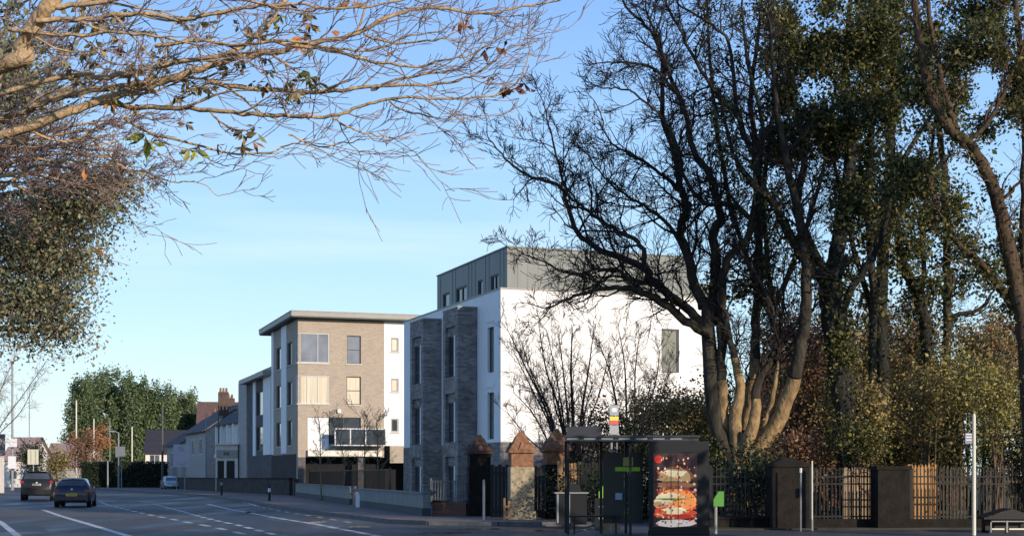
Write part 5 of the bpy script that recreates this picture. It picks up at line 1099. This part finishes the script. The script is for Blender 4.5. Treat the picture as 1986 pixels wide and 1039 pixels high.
shrub('narrow dark green conifer right of the white bus stop pole', 1925, 870, 44.5, .55, 1.3, .5, 3200, LF_CON, sz=.08, name='conifer')
shrub('dark holly bush behind the palings at right edge', 1980, 880, 44, .6, 1.5, .6, 2600, LF_DARK)
shrub('low leafy brown bush behind the first dark pillar', 1545, 900, 43.4, .9, 1.2, .7, 3000, LF_BROWN)

for i_, (px, py, Y, rx, rz_, n_, lm_, lab) in enumerate([
  (1530, 700, 52, 1.2, 2.2, 5200, LF_BROWN, 'dark russet bush rising behind the beech beside the forked tree'),
  (1600, 690, 52, 1.3, 2.0, 5200, LF_BROWN, 'russet beech bush between the V forked tree and the forked tree'),
  (1680, 680, 53, 1.3, 2.0, 5600, LF_OLIVE, 'olive and russet bush between the upright dark trunks'),
  (1760, 660, 53, 1.4, 1.8, 5600, LF_BROWN, 'russet bush behind the slender twin stemmed tree'),
  (1900, 690, 52, 1.5, 1.7, 6000, LF_OLIVE, 'tall olive bush between the twin stemmed tree and the leaning trunk'),
  (1975, 680, 50, 1.2, 1.9, 4600, LF_BROWN, 'russet bush behind the leaning trunk at the right edge'),
  (1690, 880, 46, 1.2, 1.2, 4600, LF_OLIVE, 'low olive bush behind the second dark pillar palings'),
  (1600, 910, 45.5, 1.3, .9, 3600, LF_BROWN, 'low russet bush behind the weathered palings'),
  (1400, 800, 53, 1.5, 1.3, 4200, LF_OLIVE, 'twiggy olive bush behind the fork of the big tree'),
  (1760, 880, 46, 1.0, 1.1, 3600, LF_OLIVE, 'low olive bush above the orange brown boards')]):
    shrub(lab, px, py, Y, rx, rz_, 1.1, n_, lm_, sz=.1)
for (px, py, Y, rx, rz_, n_, lm_, lab) in [
  (1345, 815, 47.5, 1.2, 1.0, 4200, LF_OLIVE, 'brown green bush in front of the lower right corner of the white block'),
  (1290, 800, 48.5, 1.1, .9, 3000, LF_BROWN, 'brown bush below the tall window of the white block'),
  (1665, 860, 42.6, .9, .7, 2600, LF_IVY, 'ivy bush clinging round the foot of the V forked tree'),
  (1690, 800, 43.0, .5, 1.1, 2200, LF_OLIVE, 'olive bush hiding the lower stem beside the V forked tree'),
  (1800, 780, 43.2, .8, 1.2, 3200, LF_OLIVE, 'olive bush in front of the slender stems'),
  (1930, 780, 42.5, .7, 1.3, 2900, LF_YEL, 'yellow olive bush right of the white bus stop pole top')]:
    shrub(lab, px, py, Y, rx, rz_, .6, n_, lm_, sz=.085)
# ---- saplings on the lawn behind the low walls
for (px, top, w_, Y, lab) in ((623, 818, 5, 84, 'first slender sapling from the left behind the low grey wall'), (664, 815, 4, 83, 'leaning sapling second from the left behind the low grey wall'), (709, 812, 5, 80, 'third sapling from the left before the dark balcony'), (734, 818, 5, 79, 'rightmost sapling beside the brick bays')):
    b = np.array(at(px, 940, Y)); b[2] = .1; t = tree(lab, tuple(b), 'sapling', 'saplings behind the low wall'); big, small, tips = Tubes(), Tubes(), []
    tp = np.array(at(px-3, top, Y)); lean = -.5 if px == 664 else 0
    S = smoothpath([b+np.array([-.0, 0, 0]), b*.5+tp*.5+np.array([lean*-.3, 0, 0]), tp+np.array([lean, 0, 0])], 7); big.add(S, np.linspace(w_/2/F*Y*.75, .02, len(S)))
    PP = dict(nc=[0, 3, 3], rmin=.008, wig=.2, up=.09, split=.02)
    for i in range(5, len(S)):
        for _ in range(2): grow(big, small, tips, S[i].copy(), perp_dir(np.array([0, 0, 1.]), rng.uniform(.5, 1.0), .1), rng.uniform(.5, 1.0), .016, 2, PP)
    big.build('trunk', mat('young_bark', (.20, .15, .07), .9, var=.3), t); small.build('crown', mat('tan_twig', (.19, .15, .10), .9), t)
    C = np.array(tips); foliage('foliage', C[rng.integers(0, len(C), 150)]+rng.normal(size=(150, 3))*.1, .06, LF_OLIVE, t)

# ---- conifers and shrubs at the far left
for (px, py, Y, rx, rz_, lab) in ((165, 835, 215, 3.3, 6.2, 'leftmost tall dark conifer of the distant clump'), (205, 822, 222, 3.6, 6.8, 'tallest conifer of the distant clump behind the pale poles'), (255, 828, 220, 3.8, 6.0, 'broad conifer behind the small street lamp'), (305, 832, 222, 3.6, 5.6, 'conifer behind the black roofed house'), (350, 838, 226, 3.2, 5.0, 'rightmost conifer of the distant clump')):
    c = np.array(at(px, py, Y)); t = thing('conifer', lab, 'tree', (c[0], c[1], 0), 0, 'distant conifers on the left'); a = Tubes(); a.add([[c[0], c[1], 0], [c[0], c[1], c[2]]], [.35, .15]); a.build('trunk', M_BARK, t)
    cl = []
    for i in range(190):
        th = rng.uniform(0, 6.28); h = rng.uniform(-1, .9); rr = rx*math.sqrt(max(0, 1-max(h, -.2)**2*.85))*rng.uniform(.35, 1.0); cl.append([c[0]+rr*math.cos(th), c[1]+rr*math.sin(th), c[2]+h*rz_*.9])
    for i in range(16): cl.append([c[0]+rng.normal()*rx*.45, c[1]+rng.normal()*rx*.4, c[2]+rz_*rng.uniform(.85, 1.12)])
    foliage('foliage', cloud(cl, (.36, .36, .6), 24000), .30, LF_CON, t)
shrub('low dark evergreen bush behind the cream sign', 62, 890, 180, 1.8, 2.6, 1.5, 2600, LF_DARK, sz=.22, spread=.4, group='shrubs at the far left')
shrub('rust brown shrub in front of the conifers', 160, 870, 178, 2.3, 2.7, 1.6, 3000, LF_BROWN, sz=.22, spread=.4, group='shrubs at the far left')
shrub('orange brown shrub beside the pale poles', 190, 850, 186, 1.5, 1.8, 1.2, 1500, mat('orange_leaf', (.30, .15, .07), .9, var=.3, vscale=.8), sz=.22, spread=.35, group='shrubs at the far left')
shrub('olive shrub right of the black estate car', 110, 900, 172, 1.8, 2.0, 1.2, 2400, LF_OLIVE, sz=.2, spread=.4, group='shrubs at the far left')
t = thing('hedge', 'long dark clipped hedge along the bend before the conifers', 'hedge', ((240-CX)/F*172, 172, 0)); a = MB(); a.box((160-CX)/F*172, 171.6, 0, (322-CX)/F*172, 172.6, 2.9); a.build('hedge_core', mat('hedge_core', (.012, .016, .010), .95), t, world=True)
C = np.stack([rng.uniform((158-CX)/F*172, (324-CX)/F*172, 9000), rng.uniform(171.2, 173, 9000), rng.uniform(0, 3.15, 9000)], 1); foliage('foliage', C, .22, LF_DARK, t)

# ---- evergreen and purple twigged trees on the left
def massleft(label, masses, lm, sz, n_tot, Y, trunk, name, twigs=None, spread=.33):
    t = tree(label, (trunk[0], trunk[1], .05), name, 'roadside trees on the left'); big = Tubes(); b = np.array([trunk[0], trunk[1], .05]); big.add([b, b+np.array([.1, 0, 4]), b+np.array([0, .1, 9])], [.25, .2, .08])
    C = []; tw = Tubes()
    for (px, py, rx, rz_, n) in masses:
        c = np.array(at(px, py, Y)); hub = np.array([trunk[0], trunk[1], max(4.2, c[2]-1.2)]); big.add(smoothpath([hub, hub*.5+c*.5+np.array([0, 0, .3]), c], 5), np.linspace(.12, .03, 11))
        cl = ellip(c, (rx, 1.2, rz_), max(8, n//80), .1); C.append(cloud(cl, spread, n))
        for q in cl[::3]: e_ = c+(q-c)*.7; big.add(smoothpath([c, (c+e_)/2+rng.normal(size=3)*.2, e_], 4), np.linspace(.03, .006, 9), 3)
        for q in cl:
            for _ in range(5): d_ = np.clip(rng.normal(size=3)*.26, -.4, .4); tw.add([q, q+d_*.6+rng.normal(size=3)*.06, q+d_*1.3], [.009, .007, .005], 3)
    big.build('trunk', M_BARK, t); tw.build('twigs', mat('brown_grey_twig', (.20, .15, .12), .9), t); foliage('foliage', np.concatenate(C), sz, lm, t); return t
massleft('dense grey green evergreen tree hanging over the left edge', [(20, 470, 1.9, 1.4, 5200), (90, 480, 1.3, 1.2, 4200), (160, 400, .95, .65, 2300), (225, 355, .6, .4, 900), (190, 360, .8, .5, 1400), (100, 400, 1.2, .9, 2600), (30, 590, 1.3, .9, 3000), (110, 580, .8, .8, 2200), (145, 510, .55, .6, 1300), (60, 640, .8, .35, 900), (125, 640, .5, .3, 500), (-70, 450, 1.6, 2.2, 3000)], LF_EVER, .08, 0, 33, (-14.2, 33), 'evergreen_tree')
massleft('dark leaved evergreen glimpsed behind the pale upper limb at left edge', [(30, 170, .9, .5, 1700), (-20, 130, 1, .8, 1500), (20, 20, .8, .3, 500)], LF_EVER, .09, 0, 27, (-13, 27), 'evergreen_tree')
PT = dict(nc=[0, 5, 5, 6], rmin=.0068, wig=.2, up=.02, split=.04, ang=(.3, .8), ang0=(.4, .9), pull=.12)
tP = tree('purple brown bare tree with dense fine twigs behind the overhanging limbs', (-13.5, 30, .05), 'bare_tree', 'roadside trees on the left'); big, small, tips = Tubes(), Tubes(), []
big.add(smoothpath([P3((-13.5, 30, 0)), P3((-13.3, 30, 3)), P3((-12.6, 29.6, 6))], 5), np.linspace(.3, .2, 11))
for (x1, y1) in ((310, 290), (340, 215), (250, 350), (230, 240), (150, 300), (100, 210), (180, 160), (60, 330), (330, 340), (120, 370), (200, 300), (260, 270), (50, 260), (280, 130), (150, 60), (90, 80), (40, 420), (20, 380), (230, 60)):
    S = limb(big, small, tips, [(-80, 420+(y1-300)*.3), ((x1-80)*.35-40, (y1+330)/2), (x1*.7, y1+14), (x1-20, y1)], 30, 29.5+rng.uniform(-1.5, 1.5), 9, 2.2, PT, sp=.38, l0=1.0, l1=.5, lvl=2, start=.25)
big.build('trunk', M_BARKN, tP); small.build('crown', mat('mauve_twig', (.22, .155, .14), .9, var=.3), tP); print('P', small.n)
barebush('faint grey bare tree hanging low at the left edge under the evergreen', -60, 1000, 60, [(30, 690, 4), (70, 740, 3), (10, 740, 4), (90, 700, 3), (0, 660, 4)], 6, lv=3, L1=1.1, twig=mat('pale_twig', (.42, .38, .36), .9), name='bare_tree', cat='tree', up=-.02)

# ---- overhanging near tree
PN = dict(nc=[0, 3, 3, 3], jit=.006, rmin=.0034, wig=.2, up=.07, split=.012, ratio=(.45, .75), ang=(.3, .75), ang0=(.3, .85), pull=.10, seg=6, r0=.003)
tN = tree('near overhanging tree reaching across the top left with sunlit limbs and a few leaves', (-8.2, 14.5, .05), 'overhanging_tree'); big, small, tips = Tubes(), Tubes(), []
T0 = P3((-8.2, 14.5, .0)); big.add(smoothpath([T0, P3((-8.1, 14.5, 2)), P3((-7.9, 14.4, 4.2)), P3((-7.7, 14.3, 6.5)), P3((-7.5, 14.2, 9))], 5), np.linspace(.26, .12, 21))
N_L = [
 ([(0, 263), (99, 234), (183, 197), (256, 172), (329, 150), (402, 128), (475, 110), (549, 100), (573, 91), (646, 79), (705, 66), (756, 40), (829, 22), (931, 35), (994, 22), (1085, 7)], 14, 13.6, 17, 2.0, (-7.9, 14.4, 4.2)),
 ([(0, 227), (60, 208), (110, 188), (183, 175), (240, 170), (300, 160)], 14.3, 14.0, 13, 7, (-7.9, 14.4, 4.3)),
 ([(91, 157), (183, 150), (249, 143), (303, 132), (366, 121), (439, 106), (512, 66), (530, 48), (560, 0), (575, -30)], 13.7, 13.3, 9, 5, (-7.85, 14.4, 4.6)),
 ([(0, 128), (37, 88), (73, 40), (106, 0), (150, -60)], 13, 12.8, 26, 20, (-7.8, 14.3, 4.9)),
 ([(183, 197), (278, 208), (366, 212), (475, 225), (550, 229), (573, 230), (646, 230), (697, 212), (756, 197), (865, 194), (960, 183), (1008, 153), (1026, 102)], 14, 13.4, 7, 1.6, None),
 ([(402, 160), (470, 172), (536, 179), (635, 183), (719, 175), (829, 172), (902, 161), (953, 130), (985, 100), (1026, 90)], 13.9, 14.3, 6.5, 1.5, None),
 ([(475, 66), (536, 84), (646, 99), (719, 117), (811, 126), (862, 112), (909, 106), (955, 72)], 13.4, 13.1, 5.5, 1.5, None),
 ([(0, 281), (73, 307), (139, 311), (210, 318), (280, 330)], 14.6, 15, 6, 2, (-7.9, 14.4, 4.1)),
 ([(0, 344), (48, 329), (90, 320), (140, 330)], 15, 15.3, 9, 3, (-7.9, 14.4, 3.9)),
 ([(240, 230), (290, 256), (365, 275), (430, 290), (508, 292), (560, 270), (602, 274), (635, 292)], 14, 14.4, 4, 1.4, None),
 ([(560, 262), (620, 285), (664, 281), (700, 276), (724, 270)], 14.2, 14.3, 2.6, 1.3, None),
 ([(300, 90), (380, 75), (450, 84), (560, 75), (640, 92), (720, 96), (800, 70), (860, 60)], 13.2, 13, 5, 1.6, None),
 ([(70, 40), (180, 28), (260, 20), (360, 30), (470, 12), (560, 5), (640, 12), (720, 4), (800, -8)], 12.8, 12.5, 7, 2, None),
 ([(20, 60), (120, 70), (210, 62), (300, 72), (400, 92)], 12.9, 12.6, 6, 2, None),
 ([(100, 10), (200, 0), (300, -15), (400, -5), (520, 15), (610, 35)], 12.8, 12.4, 7, 2, None),
 ([(646, 230), (680, 246), (720, 258), (770, 262), (815, 255)], 13.8, 13.9, 3, 1.4, None),
 ([(756, 197), (800, 222), (870, 232), (920, 228)], 13.7, 13.9, 3, 1.3, None),
 ([(719, 175), (780, 150), (850, 138), (900, 120), (930, 95)], 14, 13.8, 3.4, 1.4, None),
 ([(705, 66), (760, 80), (840, 78), (885, 60), (905, 30)], 13.7, 13.5, 3.4, 1.4, None),
 ([(160, 250), (210, 300), (250, 330), (330, 350), (380, 350), (420, 378)], 14.2, 14.6, 3, 1.3, None),
]
for px, Y0, Y1, w0, w1, ext in N_L:
    limb(big, small, tips, px, Y0, Y1, w0*1.6, w1*1.5, PN, sp=.33, l0=.85, l1=.42, lvl=2, start=.05, ext=[ext] if ext else None)
big.build('trunk', M_BARKN, tN); small.build('crown', mat('warm_twig', (.26, .185, .145), .9, var=.35, vscale=8), tN); print('N', small.n, len(tips))
def leafbunch(px, py, Y, n, ln, V, Q, droop=.8):
    """a bunch of long pointed leaves hanging from one twig tip"""
    c = np.array(at(px, py, Y))
    for i in range(n):
        d = unit(rng.normal(size=3)*np.array([1, 1, .5])+np.array([0, 0, -droop])); s_ = unit(np.cross(d, rng.normal(size=3))); nn = np.cross(d, s_)
        l_ = ln*rng.uniform(.7, 1.15); w_ = l_*.19
        pts = [c, c+d*l_*.22+s_*w_*.35, c+d*l_*.6+s_*w_-nn*l_*.05, c+d*l_-nn*l_*.18, c+d*l_*.6-s_*w_-nn*l_*.05, c+d*l_*.22-s_*w_*.35]
        b = len(V); V += [list(p) for p in pts]; Q += [[b, b+1, b+2, b+2+0*1], ] if False else [[b, b+1, b+5, b], ] if False else []
        m1, m2 = c+d*l_*.22+nn*l_*.03, c+d*l_*.6+nn*l_*.03; V += [list(m1), list(m2)]
        Q += [[b, b+1, b+6, b+5]] + [[b+1, b+2, b+7, b+6], [b+6, b+7, b+4, b+5], [b+2, b+3, b+4, b+7]]
def bunches(name, lst, m):
    V, Q = [], []
    for px, py, n, ln in lst: leafbunch(px, py, rng.uniform(13.2, 14.0), n, ln, V, Q)
    quadmesh(name, np.array(V), np.array(Q), m, tN, smooth=False)
bunches('turning_leaves', [(282, 262, 7, .20), (292, 275, 5, .18), (368, 288, 5, .14), (380, 290, 4, .13), (530, 40, 7, .14), (545, 30, 6, .13), (520, 60, 5, .13), (600, 140, 6, .13), (226, 190, 4, .13)], LF_AUTG)
bunches('orange_leaves', [(215, 200, 4, .14), (262, 205, 3, .13), (165, 322, 2, .13), (130, 142, 2, .12), (889, 44, 5, .13), (905, 52, 3, .10), (765, 98, 3, .13), (590, 72, 5, .13), (600, 45, 5, .15), (580, 85, 4, .12), (660, 62, 4, .10), (680, 3, 5, .14), (185, 482, 3, .12), (490, 275, 4, .12), (948, 148, 3, .10), (510, 168, 4, .12)], LF_AUT)
bunches('withered_leaves', [(940, 96, 4, .12), (962, 92, 3, .12), (978, 92, 3, .1), (982, 168, 6, .14), (998, 172, 5, .13), (1015, 158, 3, .13), (1030, 172, 2, .11), (235, 93, 5, .14), (560, 10, 5, .14), (470, 275, 4, .12)], LF_AUTD)
lst = [(rng.uniform(130, 620), rng.uniform(0, 190), int(rng.integers(4, 8)), .10) for _ in range(85)] + [(rng.uniform(380, 500), rng.uniform(230, 285), 4, .12) for _ in range(8)] + [(rng.uniform(0, 250), rng.uniform(0, 120), 5, .13) for _ in range(12)] + [(600, 150, 7, .13), (620, 160, 6, .12), (340, 185, 6, .13), (360, 240, 5, .12)]
bunches('olive_leaves', lst, LF_AUTO)

# ---- unseen trees added right of the camera to shade road, shelter and tree crowns
def shade_tree(label, x, y, h, r, n=2600, cz=.62, grp='added shade trees on the near right'):
    t = thing('added_shade_tree', label, 'tree', (x, y, .1), 0, grp); a = Tubes()
    a.add(smoothpath([P3((x, y, 0)), P3((x+.1, y, h*.3)), P3((x, y+.1, h*.6)), P3((x, y, h*.9))], 4), np.linspace(.35, .06, 13))
    for i in range(14):
        z = h*rng.uniform(.3, .75); th = rng.uniform(0, 6.28); a.add([[x, y, z], [x+math.cos(th)*r*.5, y+math.sin(th)*r*.5, z+h*.10], [x+math.cos(th)*r*.9, y+math.sin(th)*r*.9, z+h*.18]], [.12, .07, .02])
    a.build('trunk', M_BARK, t); cl = ellip((x, y, h*cz), (r, r, h*(1-cz)), 70, .2)
    foliage('foliage', cloud(cl, .55, n), .42, LF_IVY, t)
SHADE = [(12.0, 25.0, 6.0, 1.9, 1600, .6), (13.5, 22.0, 6.5, 2.2, 1700, .6), (23.5, 36, 6.0, 2.2, 900, .55), (27.0, 41, 6.5, 2.4, 900, .55), (11.5, 15.5, 10.0, 2.6, 2300, .6), (14.5, 18.0, 8.5, 2.4, 2000, .6), (12.5, 9.0, 11.5, 2.8, 2300, .62), (17, 10.5, 12, 3.0, 2500, .62), (14, 5, 11, 2.4, 2000, .65)]
TALL = [(20.5, 24.0, 19.5, 3.6)]
names = ['low', 'small', 'bushy', 'rounded', 'slim', 'middling', 'tall', 'broad', 'nearest']
for i, s_ in enumerate(SHADE):
    shade_tree('ivy covered %s tree added for shade outside the right edge of the view' % names[i], *s_)
for i, (x_, y_, h_, r_) in enumerate(TALL):
    shade_tree('high crowned tree added for shade, tallest outside the right edge', x_, y_, h_, r_, 3600, .80)
